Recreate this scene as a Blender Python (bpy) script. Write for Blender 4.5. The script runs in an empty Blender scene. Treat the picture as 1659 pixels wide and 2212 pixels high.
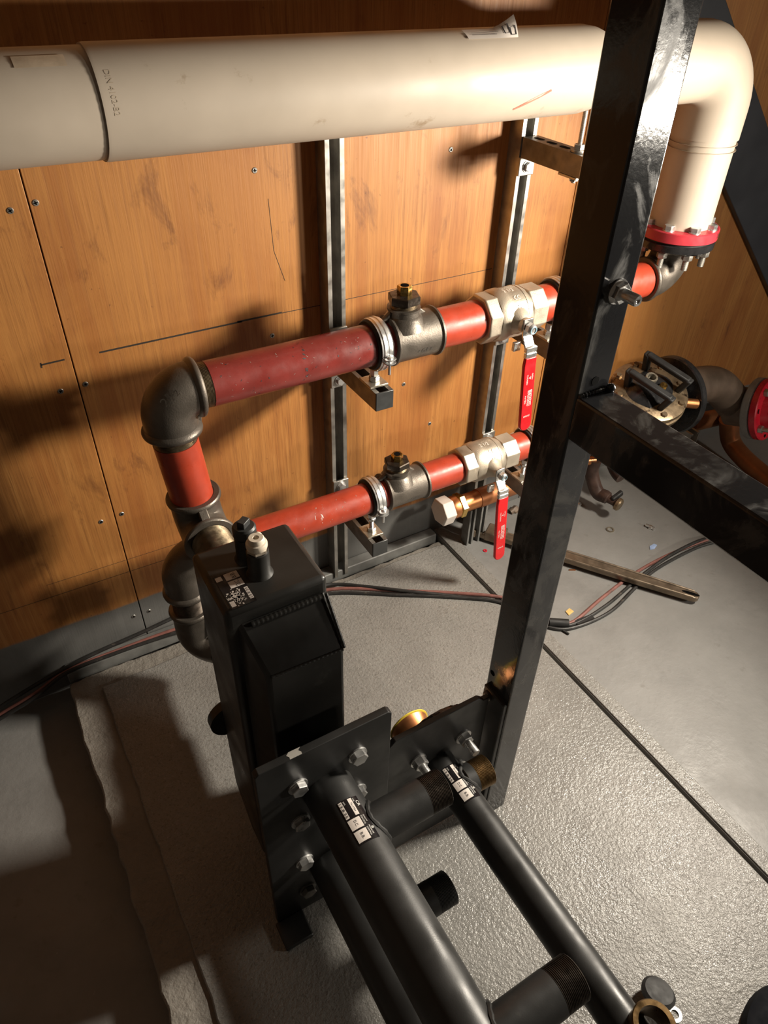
import bpy, bmesh, math, random
from mathutils import Vector, Matrix
random.seed(7)
V = Vector
scene = bpy.context.scene
COL = scene.collection
PI = math.pi

# ---------------------------------------------------------------- camera
W, H, FPX = 1659, 2212, 1546.99
CAM = V((0.0, -1.351, 1.44))
ROWX = V((0.86201875, -0.50622695, 0.02565072))      # camera right
ROWY = V((-0.30355528, -0.55610652, -0.77369227))    # camera down
ROWZ = V((0.40592841, 0.65915083, -0.6330421))       # camera forward
cd = bpy.data.cameras.new('camera'); cam = bpy.data.objects.new('camera', cd); COL.objects.link(cam)
m = Matrix.Identity(4)
for i in range(3):
    m[i][0] = ROWX[i]; m[i][1] = -ROWY[i]; m[i][2] = -ROWZ[i]; m[i][3] = CAM[i]
cam.matrix_world = m
cd.sensor_fit = 'HORIZONTAL'; cd.sensor_width = 36.0; cd.lens = FPX / W * 36.0
cd.clip_start = 0.02; cd.clip_end = 50
scene.camera = cam

# ---------------------------------------------------------------- world, lamp, exposure
wd = bpy.data.worlds.new('world'); scene.world = wd; wd.use_nodes = True
bgn = wd.node_tree.nodes['Background']
bgn.inputs[0].default_value = (1.0, 0.86, 0.78, 1); bgn.inputs[1].default_value = 0.012
LAMP = V((1.66, -0.94, 1.15)); AIM = V((-0.10, -0.28, 0.44))
ld = bpy.data.lights.new('work_light_lamp', 'AREA'); ld.shape = 'RECTANGLE'; ld.size = 0.20; ld.size_y = 0.16
ld.energy = 31; ld.spread = 2.45; ld.color = (1.0, 0.905, 0.77)
lo = bpy.data.objects.new('work_light_lamp', ld); COL.objects.link(lo)
lo.location = LAMP; lo.rotation_euler = (AIM - LAMP).to_track_quat('-Z', 'Y').to_euler()
LAMP2 = V((2.40, -2.34, 0.98)); AIM2 = V((0.95, -0.60, 0.6))
l2 = bpy.data.lights.new('far_light_lamp', 'AREA'); l2.shape = 'RECTANGLE'; l2.size = 0.20; l2.size_y = 0.16
l2.energy = 15; l2.color = (1.0, 0.92, 0.80)
lo2 = bpy.data.objects.new('far_light_lamp', l2); COL.objects.link(lo2)
lo2.location = LAMP2; lo2.rotation_euler = (AIM2 - LAMP2).to_track_quat('-Z', 'Y').to_euler()
vs = scene.view_settings
vs.view_transform = 'Standard'; vs.look = 'None'; vs.exposure = 0.0; vs.gamma = 1.0; vs.use_curve_mapping = False

def px(u, v, x=None, y=None, z=None):
    """a point of the scene seen at photo pixel (u,v), on the plane x, y or z = const"""
    r = (u - W / 2) / FPX * ROWX + (v - H / 2) / FPX * ROWY + ROWZ
    t = (x - CAM.x) / r.x if x is not None else (y - CAM.y) / r.y if y is not None else (z - CAM.z) / r.z
    return CAM + t * r

# ---------------------------------------------------------------- materials
MATS = {}
class NT:
    def __init__(s, name):
        s.m = bpy.data.materials.new(name); s.m.use_nodes = True; s.t = s.m.node_tree
        s.b = s.t.nodes['Principled BSDF']; MATS[name] = s.m
        s.tc = None
    def n(s, typ, **k):
        nd = s.t.nodes.new(typ)
        for a, b in k.items(): setattr(nd, a, b)
        return nd
    def l(s, a, b): s.t.links.new(a, b)
    def co(s, scale=(1, 1, 1)):
        if not s.tc: s.tc = s.n('ShaderNodeTexCoord')
        mp = s.n('ShaderNodeMapping'); mp.inputs['Scale'].default_value = scale
        s.l(s.tc.outputs['Object'], mp.inputs['Vector']); return mp.outputs[0]
    def noise(s, scale, detail=3, sc=(1, 1, 1), rough=0.55, dist=0):
        nd = s.n('ShaderNodeTexNoise'); nd.inputs['Scale'].default_value = scale
        nd.inputs['Detail'].default_value = detail; nd.inputs['Roughness'].default_value = rough
        nd.inputs['Distortion'].default_value = dist
        s.l(s.co(sc), nd.inputs['Vector']); return nd.outputs['Fac']
    def ramp(s, fac, stops, interp='LINEAR'):
        r = s.n('ShaderNodeValToRGB'); e = r.color_ramp.elements; r.color_ramp.interpolation = interp
        while len(e) < len(stops): e.new(0.5)
        for el, (p, c) in zip(e, stops):
            el.position = p; el.color = (c, c, c, 1) if isinstance(c, (int, float)) else (*c, 1)
        s.l(fac, r.inputs[0]); return r.outputs[0]
    def mix(s, fac, a, b, typ='MIX'):
        nd = s.n('ShaderNodeMix', data_type='RGBA', blend_type=typ)
        for sock, val in ((nd.inputs[0], fac), (nd.inputs[6], a), (nd.inputs[7], b)):
            if isinstance(val, (int, float)): sock.default_value = val
            elif isinstance(val, tuple): sock.default_value = (*val, 1)
            else: s.l(val, sock)
        return nd.outputs[2]
    def math(s, op, a, b=0.0):
        nd = s.n('ShaderNodeMath', operation=op)
        for i, val in enumerate((a, b)):
            if isinstance(val, (int, float)): nd.inputs[i].default_value = val
            else: s.l(val, nd.inputs[i])
        return nd.outputs[0]
    def bump(s, h, strength=0.3, dist=0.002):
        nd = s.n('ShaderNodeBump'); nd.inputs['Strength'].default_value = strength; nd.inputs['Distance'].default_value = dist
        s.l(h, nd.inputs['Height']); s.l(nd.outputs[0], s.b.inputs['Normal'])
    def set(s, name, v):
        if isinstance(v, (int, float)): s.b.inputs[name].default_value = v
        elif isinstance(v, tuple): s.b.inputs[name].default_value = (*v, 1)
        else: s.l(v, s.b.inputs[name])
        return s

def simple(name, col, rough=0.5, metal=0.0, var=0.25, scale=30, bump=0.0, bscale=200, spec=None, rvar=0.12, dirt=None):
    t = NT(name)
    n1 = t.noise(scale, 4)
    dark = tuple(c * (1 - var) for c in col); lite = tuple(min(1, c * (1 + var)) for c in col)
    c = t.ramp(n1, [(0.3, dark), (0.7, lite)])
    if dirt:
        c = t.mix(t.ramp(t.noise(dirt[1], 6, rough=0.7), [(dirt[2], 0.0), (dirt[2] + 0.1, 1.0)]), c, dirt[0])
    t.set('Base Color', c).set('Metallic', metal)
    t.set('Roughness', t.ramp(t.noise(scale * 1.7, 3), [(0.3, max(0.02, rough - rvar)), (0.7, min(1, rough + rvar))]))
    if bump: t.bump(t.noise(bscale, 3), bump, 0.001)
    if spec is not None: t.set('Specular IOR Level', spec)
    return t.m

# plywood: orange veneer with upright grain, grey painted foot
t = NT('plywood')
g1 = t.noise(1.0, 6, sc=(130, 130, 3.0), rough=0.65)
g0 = t.noise(1.0, 4, sc=(330, 330, 11), rough=0.6)
g2 = t.noise(1.0, 5, sc=(9, 9, 0.9), rough=0.62, dist=1.1)
g3 = t.noise(2.6, 5, dist=0.8)
c = t.ramp(g1, [(0.25, (0.225, 0.086, 0.019)), (0.5, (0.40, 0.170, 0.043)), (0.75, (0.50, 0.240, 0.072))])
c = t.mix(t.ramp(g0, [(0.52, 0.0), (0.68, 0.62)]), c, (0.185, 0.070, 0.020))
c = t.mix(t.ramp(g2, [(0.44, 0.0), (0.62, 0.70)]), c, (0.285, 0.094, 0.020))
c = t.mix(t.ramp(g3, [(0.42, 0.0), (0.66, 0.60)]), c, (0.47, 0.205, 0.052))
c = t.mix(t.ramp(t.noise(9, 6, sc=(1.4, 1, 0.6), rough=0.72, dist=0.5), [(0.58, 0.0), (0.70, 0.60)]), c, (0.115, 0.036, 0.012))
c = t.mix(t.ramp(t.noise(90, 4), [(0.68, 0.0), (0.75, 0.65)]), c, (0.08, 0.028, 0.009))
c = t.mix(t.ramp(t.noise(34, 5, sc=(1, 1, 0.4), rough=0.8), [(0.70, 0.0), (0.74, 0.45)]), c, (0.60, 0.40, 0.24))
sx = t.n('ShaderNodeSeparateXYZ'); t.l(t.co(), sx.inputs[0])
zz = t.math('ADD', sx.outputs[2], t.math('MULTIPLY', t.noise(9, 4), 0.022))
c = t.mix(t.ramp(zz, [(0.1475, 1.0), (0.149, 0.0)]), c, t.ramp(t.noise(7, 5), [(0.3, (0.105, 0.105, 0.100)), (0.7, (0.175, 0.172, 0.165))]))
t.set('Base Color', c).set('Roughness', t.ramp(g1, [(0.3, 0.62), (0.7, 0.42)]))
t.bump(t.math('ADD', g1, t.math('MULTIPLY', g0, 0.8)), 0.30, 0.0012)

def concrete(name, c0, c1, fine, rough, bstr, fs, grit=False):
    t = NT(name)
    a = t.noise(5, 6, rough=0.65); b = t.noise(fs, 3, rough=0.6); d = t.noise(26, 5, rough=0.65)
    c = t.ramp(a, [(0.3, c0), (0.7, c1)])
    c = t.mix(t.ramp(t.noise(2.3, 7, rough=0.7, dist=0.5), [(0.56, 0.0), (0.74, 0.5)]), c, tuple(x * 0.55 for x in c0))
    c = t.mix(t.ramp(d, [(0.62, 0.0), (0.74, 0.35)]), c, (0.10, 0.085, 0.07))
    c = t.mix(t.ramp(t.noise(48, 5, rough=0.75), [(0.70, 0.0), (0.74, 0.7)]), c, (0.42, 0.40, 0.36))
    if grit:
        c = t.mix(t.ramp(t.noise(210, 3, rough=0.7), [(0.56, 0.0), (0.66, 0.55)]), c, (0.085, 0.078, 0.066))
        c = t.mix(t.ramp(t.noise(170, 3, rough=0.7), [(0.60, 0.0), (0.70, 0.55)]), c, (0.40, 0.385, 0.35))
    t.set('Base Color', c)
    t.set('Roughness', t.ramp(t.noise(11, 5), [(0.3, rough - 0.12), (0.7, rough + 0.1)]))
    h = t.math('ADD', t.math('MULTIPLY', b, fine), t.math('ADD', t.math('MULTIPLY', d, 0.8), t.math('MULTIPLY', a, 1.2)))
    if grit: h = t.math('ADD', h, t.math('MULTIPLY', t.ramp(t.noise(330, 2), [(0.40, 0.0), (0.66, 1.0)]), 0.12))
    t.bump(h, bstr, 0.004)
concrete('concrete', (0.19, 0.184, 0.172), (0.27, 0.262, 0.245), 1.15, 0.27, 0.46, 140, True)
concrete('painted_floor', (0.192, 0.190, 0.183), (0.245, 0.242, 0.234), 0.5, 0.52, 0.34, 75)
concrete('rough_concrete', (0.17, 0.155, 0.135), (0.27, 0.25, 0.22), 1.2, 0.6, 0.9, 55)
simple('grey_paint', (0.16, 0.16, 0.152), 0.5, var=0.2, bump=0.2, bscale=60)
simple('black_gap', (0.004, 0.004, 0.004), 0.9, spec=0.05)
simple('dark_wall', (0.22, 0.20, 0.18), 0.7)
simple('beige_plastic', (0.485, 0.415, 0.335), 0.52, var=0.06, scale=9, rvar=0.08, dirt=((0.34, 0.26, 0.18), 13, 0.64))
simple('red_paint', (0.36, 0.044, 0.020), 0.38, var=0.16, scale=22, bump=0.12, bscale=90, dirt=((0.11, 0.018, 0.012), 45, 0.66))
simple('dark_red_paint', (0.185, 0.027, 0.022), 0.34, var=0.22, scale=16, bump=0.15, bscale=90, dirt=((0.055, 0.012, 0.010), 38, 0.62))
simple('black_iron', (0.135, 0.117, 0.098), 0.44, 0.65, var=0.3, scale=14, bump=0.35, bscale=330)
simple('cut_thread', (0.17, 0.132, 0.085), 0.40, 0.85, var=0.4, scale=60)
simple('thread_dark', (0.060, 0.048, 0.038), 0.36, 0.8, var=0.35, scale=60)
simple('thread_bronze', (0.20, 0.125, 0.055), 0.34, 0.9, var=0.35, scale=40)
simple('nickel', (0.52, 0.455, 0.365), 0.48, 0.75, var=0.12, scale=18, bump=0.3, bscale=420)
simple('zinc', (0.66, 0.66, 0.65), 0.36, 0.9, var=0.12, scale=40)
simple('galvanised', (0.40, 0.385, 0.355), 0.42, 0.9, var=0.25, scale=26)
simple('zinc_dark', (0.20, 0.19, 0.175), 0.48, 0.8, var=0.35, scale=22)
simple('washer_steel', (0.46, 0.42, 0.34), 0.42, 0.9, var=0.2, scale=60)
simple('chrome', (0.78, 0.77, 0.75), 0.24, 0.95, var=0.05)
simple('red_plastic', (0.62, 0.008, 0.012), 0.33, var=0.05, spec=0.5)
simple('rubber', (0.012, 0.012, 0.012), 0.6)
simple('cap_plastic', (0.030, 0.031, 0.031), 0.45, var=0.1)
simple('brass', (0.62, 0.42, 0.13), 0.26, 1.0, var=0.2, scale=60)
simple('copper', (0.56, 0.235, 0.095), 0.36, 0.95, var=0.2, scale=16)
simple('copper_dull', (0.34, 0.135, 0.055), 0.45, 0.7, var=0.3, scale=12)
simple('bronze', (0.27, 0.20, 0.125), 0.38, 0.8, var=0.45, scale=24, bump=0.4, bscale=80, dirt=((0.05, 0.032, 0.02), 24, 0.55))
simple('rust_pipe', (0.155, 0.112, 0.082), 0.55, 0.25, var=0.35, scale=14, bump=0.3, bscale=70, dirt=((0.28, 0.23, 0.17), 16, 0.66))
simple('rust_dark', (0.075, 0.045, 0.036), 0.45, 0.3, var=0.4)
simple('powder_black', (0.020, 0.020, 0.0195), 0.43, var=0.25, scale=10, bump=0.06, bscale=500, dirt=((0.050, 0.049, 0.045), 8, 0.66))
simple('vessel_black', (0.019, 0.0185, 0.017), 0.37, var=0.4, scale=7, bump=0.05, bscale=300, dirt=((0.055, 0.054, 0.048), 9, 0.62))
simple('white_plastic', (0.66, 0.58, 0.47), 0.45, var=0.08)
simple('paper', (0.70, 0.64, 0.58), 0.6, var=0.06)
simple('sticker_black', (0.010, 0.009, 0.010), 0.22, var=0.1)
simple('sticker_white', (0.66, 0.60, 0.55), 0.4, var=0.05)
simple('ink', (0.035, 0.032, 0.035), 0.6)
simple('faint_ink', (0.40, 0.33, 0.25), 0.5)
simple('ink_white', (0.72, 0.70, 0.66), 0.5)
simple('marker', (0.030, 0.022, 0.015), 0.7, var=0.3)
simple('cable_black', (0.022, 0.021, 0.020), 0.45, dirt=((0.10, 0.085, 0.07), 30, 0.60))
simple('cable_red', (0.21, 0.085, 0.070), 0.5, dirt=((0.10, 0.06, 0.05), 20, 0.60))
simple('flange_red', (0.42, 0.032, 0.045), 0.36, var=0.12)
simple('bright_red', (0.55, 0.012, 0.03), 0.30, var=0.1)
simple('gasket_grey', (0.27, 0.27, 0.265), 0.6)
simple('gloss_dark', (0.016, 0.016, 0.017), 0.22, var=0.4, bump=0.5, bscale=70)
simple('dark_grey_blue', (0.045, 0.049, 0.060), 0.45, var=0.1, scale=5)
simple('yellow', (0.72, 0.55, 0.06), 0.4)
simple('tape_brown', (0.52, 0.42, 0.31), 0.3)
simple('tape', (0.66, 0.45, 0.16), 0.6)
simple('blue_bit', (0.30, 0.40, 0.62), 0.5)
simple('tool_steel', (0.26, 0.205, 0.15), 0.38, 0.75, var=0.35, scale=18, dirt=((0.13, 0.09, 0.06), 22, 0.60))
simple('nylon_blue', (0.20, 0.34, 0.42), 0.4)
simple('red_scratch', (0.50, 0.16, 0.11), 0.5)
simple('pale_scuff', (0.42, 0.40, 0.36), 0.6)
simple('bag_black', (0.006, 0.007, 0.010), 0.85, spec=0.2)
# glossy black paint of the frame, wiped with dusty smudges
t = NT('frame_paint')
sm = t.ramp(t.noise(7.5, 5, sc=(1.6, 1.6, 1.0), rough=0.6, dist=1.2), [(0.50, 0.0), (0.62, 1.0)])
t.set('Base Color', t.mix(sm, (0.022, 0.0225, 0.0245), (0.062, 0.061, 0.058)))
t.set('Roughness', t.ramp(sm, [(0.0, 0.12), (1.0, 0.42)]))
t.bump(t.noise(160, 3), 0.10, 0.001)
t = NT('lamp_lens'); t.set('Base Color', (0.9, 0.85, 0.7)); t.set('Emission Color', (1.0, 0.83, 0.60)); t.set('Emission Strength', 30.0)

# ---------------------------------------------------------------- mesh helpers
BASE = {}
def frame(d, ref=None):
    d = V(d).normalized()
    r = V(ref) if ref is not None else (V((0, 0, 1)) if abs(d.z) < 0.9 else V((1, 0, 0)))
    a = (r - d * r.dot(d)).normalized(); return d, a, d.cross(a)
def B(): return bmesh.new()
def lathe(bm, p0, d, prof, seg=32, ref=None, rot=0.0, caps=True):
    d, a, b = frame(d, ref); p0 = V(p0); rings = []
    for (tt, r) in prof:
        c = p0 + d * tt
        if r <= 1e-6: rings.append([bm.verts.new(c)])
        else: rings.append([bm.verts.new(c + (a * math.cos(rot + 2 * PI * i / seg) + b * math.sin(rot + 2 * PI * i / seg)) * r) for i in range(seg)])
    for r0, r1 in zip(rings, rings[1:]):
        for i in range(seg):
            j = (i + 1) % seg
            q = [r0[i % len(r0)], r0[j % len(r0)], r1[j % len(r1)], r1[i % len(r1)]]
            q = list(dict.fromkeys(q))
            if len(q) > 2:
                try: bm.faces.new(q)
                except ValueError: pass
    if caps:
        if len(rings[0]) > 1: bm.faces.new(rings[0][::-1])
        if len(rings[-1]) > 1: bm.faces.new(rings[-1])
    return bm
def cyl(bm, p0, p1, r, seg=24, r1=None, bev=0.0):
    p0, p1 = V(p0), V(p1); L = (p1 - p0).length; r1 = r if r1 is None else r1
    pr = [(0, r), (L, r1)] if not bev else [(0, r - bev), (bev, r), (L - bev, r1), (L, r1 - bev)]
    return lathe(bm, p0, p1 - p0, pr, seg)
def pipe(bm, p0, p1, r, wall=0.004, seg=40):
    p0, p1 = V(p0), V(p1); L = (p1 - p0).length
    return lathe(bm, p0, p1 - p0, [(0, r - wall), (0, r), (L, r), (L, r - wall), (0, r - wall)], seg, caps=False)
def thread(p0, d, L, r, pitch=0.0023, depth=0.0011, hollow=None, seg=40, bm=None):
    bm = bm or B(); pr = []; n = max(2, int(L / pitch)); p = L / n
    for i in range(n): pr += [(i * p, r - depth), (i * p + p * 0.35, r), (i * p + p * 0.6, r)]
    pr.append((L, r - depth))
    if hollow: pr += [(L, hollow), (L - 0.03 if L > 0.03 else 0.0, hollow)]
    return lathe(bm, p0, d, pr, seg, caps=not hollow)
def hexn(bm, p0, d, h, r, ref=None, n=6, rot=0.0, ch=0.07):
    return lathe(bm, p0, d, [(0, r * (1 - ch)), (h * 0.1, r), (h * 0.9, r), (h, r * (1 - ch))], n, ref, rot)
def sweep(bm, pts, rad, seg=16, closed_caps=True):
    pts = [V(p) for p in pts]; n = len(pts)
    rad = rad if isinstance(rad, (list, tuple)) else [rad] * n
    tan = [((pts[min(i + 1, n - 1)] - pts[max(i - 1, 0)]).normalized()) for i in range(n)]
    _, a, _ = frame(tan[0]); rings = []
    for i in range(n):
        a = (a - tan[i] * a.dot(tan[i])).normalized(); b = tan[i].cross(a)
        rings.append([bm.verts.new(pts[i] + (a * math.cos(2 * PI * k / seg) + b * math.sin(2 * PI * k / seg)) * rad[i]) for k in range(seg)])
    for r0, r1 in zip(rings, rings[1:]):
        for k in range(seg): bm.faces.new([r0[k], r0[(k + 1) % seg], r1[(k + 1) % seg], r1[k]])
    if closed_caps: bm.faces.new(rings[0][::-1]); bm.faces.new(rings[-1])
    return bm
def bend(p0, c, p1, R, n=12):
    p0, c, p1 = V(p0), V(c), V(p1); a = (p0 - c).normalized(); b = (p1 - c).normalized()
    ang = a.angle(b); tl = R / math.tan(ang / 2); ctr = c + (a + b).normalized() * (R / math.sin(ang / 2))
    s, e = c + a * tl - ctr, c + b * tl - ctr; tot = s.angle(e); ax = s.cross(e).normalized()
    return [ctr + Matrix.Rotation(tot * i / n, 3, ax) @ s for i in range(n + 1)]
def smooth(pts, n=8):
    P = [V(p) for p in pts]; P = [P[0] * 2 - P[1]] + P + [P[-1] * 2 - P[-2]]; out = []
    for i in range(1, len(P) - 2):
        for k in range(n):
            t_ = k / n; a, b, c_, d_ = P[i - 1], P[i], P[i + 1], P[i + 2]
            out.append(0.5 * ((2 * b) + (c_ - a) * t_ + (2 * a - 5 * b + 4 * c_ - d_) * t_ ** 2 + (3 * b - a - 3 * c_ + d_) * t_ ** 3))
    out.append(P[-2]); return out
def box(bm, x0, x1, y0, y1, z0, z1):
    v = [bm.verts.new((x, y, z)) for x in (x0, x1) for y in (y0, y1) for z in (z0, z1)]
    for f in ((0, 1, 3, 2), (4, 6, 7, 5), (0, 4, 5, 1), (2, 3, 7, 6), (0, 2, 6, 4), (1, 5, 7, 3)): bm.faces.new([v[i] for i in f])
    return bm
def obox(bm, c, ax, ay, az, hx, hy, hz):
    c = V(c); ax, ay, az = V(ax).normalized(), V(ay).normalized(), V(az).normalized()
    v = [bm.verts.new(c + ax * hx * i + ay * hy * j + az * hz * k) for i in (-1, 1) for j in (-1, 1) for k in (-1, 1)]
    for f in ((0, 1, 3, 2), (4, 6, 7, 5), (0, 4, 5, 1), (2, 3, 7, 6), (0, 2, 6, 4), (1, 5, 7, 3)): bm.faces.new([v[i] for i in f])
    return bm
def prism(bm, pts, ext):
    ext = V(ext); a = [bm.verts.new(V(p)) for p in pts]; b = [bm.verts.new(V(p) + ext) for p in pts]; n = len(a)
    bm.faces.new(a); bm.faces.new(b[::-1])
    for i in range(n): bm.faces.new([a[i], b[i], b[(i + 1) % n], a[(i + 1) % n]])
    return bm
def channel(bm, org, along, side, opn, L, w=0.041, d=0.041, t=0.0025, lip=0.0095, ret=0.008):
    org, along, side, opn = V(org), V(along), V(side), V(opn); h = w / 2
    P = [(-h, 0), (h, 0), (h, d), (h - lip, d), (h - lip, d - ret), (h - lip + t, d - ret), (h - lip + t, d - t), (h - t, d - t), (h - t, t),
         (-h + t, t), (-h + t, d - t), (-h + lip - t, d - t), (-h + lip - t, d - ret), (-h + lip, d - ret), (-h + lip, d), (-h, d)]
    return prism(bm, [org + side * a + opn * b for a, b in P], along * L)

def link(name, bm, mat, base=V((0, 0, 0)), bevel=0.0, ang=32, segs=2):
    bmesh.ops.recalc_face_normals(bm, faces=bm.faces)
    me = bpy.data.meshes.new(name)
    for v in bm.verts: v.co -= base
    bm.to_mesh(me); bm.free()
    for p in me.polygons: p.use_smooth = True
    me.set_sharp_from_angle(angle=math.radians(ang))
    me.materials.append(MATS[mat])
    o = bpy.data.objects.new(name, me); COL.objects.link(o)
    if bevel:
        bv = o.modifiers.new('bevel', 'BEVEL'); bv.width = bevel; bv.segments = segs; bv.limit_method = 'ANGLE'; bv.angle_limit = math.radians(40)
    return o
def tag(o, label, cat, group=None):
    o['label'] = label; o['category'] = cat
    if group: o['group'] = group
    return o
def thing(name, label, cat, loc, group=None):
    o = bpy.data.objects.new(name, None); COL.objects.link(o); o.location = V(loc); o.empty_display_size = 0.02
    BASE[o] = V(loc); return tag(o, label, cat, group)
def part(name, bm, mat, parent, bevel=0.0, ang=32, label=None, segs=2):
    o = link(name, bm, mat, BASE[parent], bevel, ang, segs); o.parent = parent; BASE[o] = BASE[parent]
    if label: o['label'] = label
    return o
def solo(name, bm, mat, label, cat, loc, group=None, bevel=0.0, ang=32):
    o = link(name, bm, mat, V(loc), bevel, ang); o.location = V(loc); BASE[o] = V(loc); return tag(o, label, cat, group)
def struct(name, bm, mat, bevel=0.0):
    o = link(name, bm, mat, bevel=bevel); o['kind'] = 'structure'; BASE[o] = V((0, 0, 0)); return o

TXT = {}
def glyphs(s):
    """flat text as (verts, faces), scaled to the unit square of its bounds, plus its aspect"""
    if s in TXT: return TXT[s]
    cu = bpy.data.curves.new('txt', 'FONT'); cu.body = s; cu.size = 1.0; cu.resolution_u = 3
    o = bpy.data.objects.new('txt', cu); COL.objects.link(o); bpy.context.view_layer.update()
    me = bpy.data.meshes.new_from_object(o.evaluated_get(bpy.context.evaluated_depsgraph_get()))
    vs_ = [v.co.copy() for v in me.vertices]; fs = [list(p.vertices) for p in me.polygons]
    x0, x1 = min(v.x for v in vs_), max(v.x for v in vs_); y0, y1 = min(v.y for v in vs_), max(v.y for v in vs_)
    out = ([((v.x - x0) / (x1 - x0), (v.y - y0) / (y1 - y0)) for v in vs_], fs, (x1 - x0) / (y1 - y0))
    bpy.data.objects.remove(o); bpy.data.curves.remove(cu); bpy.data.meshes.remove(me); TXT[s] = out; return out
def text(bm, s, u0, u1, v0, v1, f, thick=0.0):
    """text s drawn in the rectangle u0..u1, v0..v1 of the surface f(u, v, height)"""
    vs_, fs, asp = glyphs(s)
    a = [bm.verts.new(f(u0 + (u1 - u0) * p, v0 + (v1 - v0) * q, thick)) for p, q in vs_]
    for k in fs: bm.faces.new([a[i] for i in k])
    return bm
def patch(bm, u0, u1, v0, v1, f, h=0.0, nu=2, nv=8):
    g = [[bm.verts.new(f(u0 + (u1 - u0) * i / nu, v0 + (v1 - v0) * j / nv, h)) for j in range(nv + 1)] for i in range(nu + 1)]
    for i in range(nu):
        for j in range(nv): bm.faces.new([g[i][j], g[i + 1][j], g[i + 1][j + 1], g[i][j + 1]])
    return bm
def rect_frame(bm, u0, u1, v0, v1, w, f, h):
    for a in ((u0, u1, v0, v0 + w), (u0, u1, v1 - w, v1), (u0, u0 + w, v0, v1), (u1 - w, u1, v0, v1)): patch(bm, *a, f, h, 1, 1)
def cylmap(p, axis, up, across, r):
    """surface of a cylinder: u runs along axis from p, v runs around it, starting at direction `up` turning to `across`"""
    p, axis, up, across = V(p), V(axis), V(up), V(across)
    return lambda u, v, h: p + axis * u + (up * math.cos(v / r) + across * math.sin(v / r)) * (r + h)

# ================================================================= the room
wall = struct('wall_back', box(B(), -1.8, 3.2, 0.0125, 0.06, -0.07, 2.4), 'black_gap')
PANELS = []
for x0, x1 in ((-1.8, -1.0945), (-1.092, 0.1268), (0.1288, 1.3475), (1.350, 2.5685), (2.571, 3.2)):
    PANELS.append(part('plywood_panel', box(B(), x0, x1, 0.0, 0.0124, -0.07, 2.4), 'plywood', wall, bevel=0.0012))
PA, PB, PC = PANELS[1], PANELS[2], PANELS[3]
def wall_screw(x, z, p):
    bm = lathe(B(), (x, 0.001, z), (0, -1, 0), [(0, 0.0052), (0.0015, 0.0055), (0.0024, 0.0046), (0.0024, 0.0)], 14)
    s = part('screw', bm, 'galvanised', p)
    k = B(); a = random.uniform(0, 1.5)
    for q in (a, a + PI / 2): obox(k, (x, -0.0015, z), (math.cos(q), 0, math.sin(q)), (0, 1, 0), (-math.sin(q), 0, math.cos(q)), 0.0032, 0.0006, 0.0007)
    part_ = part('cross_slot', k, 'black_gap', p)
for x, z, p in ((0.0977, 1.0655, PA), (0.1388, 1.0727, PB), (0.0935, 0.7324, PA), (0.1405, 0.7354, PB), (0.0969, 0.4031, PA), (0.1434, 0.4073, PB),
                (0.1080, 0.0895, PA), (0.1465, 0.0887, PB), (0.5253, 1.0828, PB), (0.968, 1.0785, PB), (0.5343, 0.7507, PB), (0.8779, 0.543, PB),
                (0.9678, 0.3992, PB), (1.8718, 0.7615, PC), (1.8283, 0.6554, PC)):
    wall_screw(x, z, p)
def mark(p, x0, z0, x1, z1, w):
    d = V((x1 - x0, 0, z1 - z0)); n = V((-d.z, 0, d.x)).normalized() * w / 2; a, b = V((x0, -0.0004, z0)), V((x1, -0.0004, z1))
    prism(bm_ := B(), [a - n, b - n, b + n, a + n], (0, 0.0006, 0)); part('pencil_line', bm_, 'marker', p)
mark(PB, 0.180, 0.7935, 0.47, 0.7965, 0.0034); mark(PB, 0.46, 0.7975, 0.56, 0.798, 0.0036); mark(PB, 0.56, 0.797, 0.652, 0.7965, 0.0015)
mark(PB, 0.692, 0.7975, 1.118, 0.799, 0.0013); mark(PB, 1.170, 0.799, 1.20, 0.799, 0.0016)
mark(PA, 0.074, 0.793, 0.116, 0.794, 0.0032); mark(PA, 0.0735, 0.787, 0.074, 0.797, 0.0025)
mark(PA, -0.2, 0.2395, 0.126, 0.2365, 0.0009); mark(PB, 0.130, 0.2365, 0.30, 0.235, 0.0009); mark(PA, -0.05, 0.276, 0.126, 0.274, 0.0007); mark(PB, 0.130, 0.274, 0.30, 0.272, 0.0007)
mark(PB, 0.548, 1.03, 0.552, 0.93, 0.0008); mark(PB, 0.552, 0.93, 0.572, 0.865, 0.0008)
# floor: low bay on the left, painted floor on the right
fl = B(); box(fl, -1.8, 3.2, -3.2, 0.0, -0.12, -0.07); box(fl, 1.012, 3.2, -3.2, 0.0, -0.07, 0.0)
floor = struct('floor', fl, 'painted_floor')
struct('trim_1', box(B(), 1.0135, 1.052, -3.2, -0.002, 0.0, 0.0035), 'concrete', bevel=0.002)
struct('trim_2', box(B(), -0.078, 1.0, -0.036, -0.0015, -0.02, 0.016), 'grey_paint', bevel=0.003)
struct('wall_left', box(B(), -1.86, -1.8, -3.2, 0.06, -0.12, 2.4), 'dark_wall')
struct('wall_right', box(B(), 3.2, 3.26, -3.2, 0.06, -0.12, 2.4), 'dark_wall')
struct('wall_front', box(B(), -1.86, 3.26, -3.26, -3.2, -0.12, 2.4), 'dark_wall')
struct('ceiling', box(B(), -1.86, 3.26, -3.26, 0.06, 2.4, 2.46), 'dark_wall')
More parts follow.
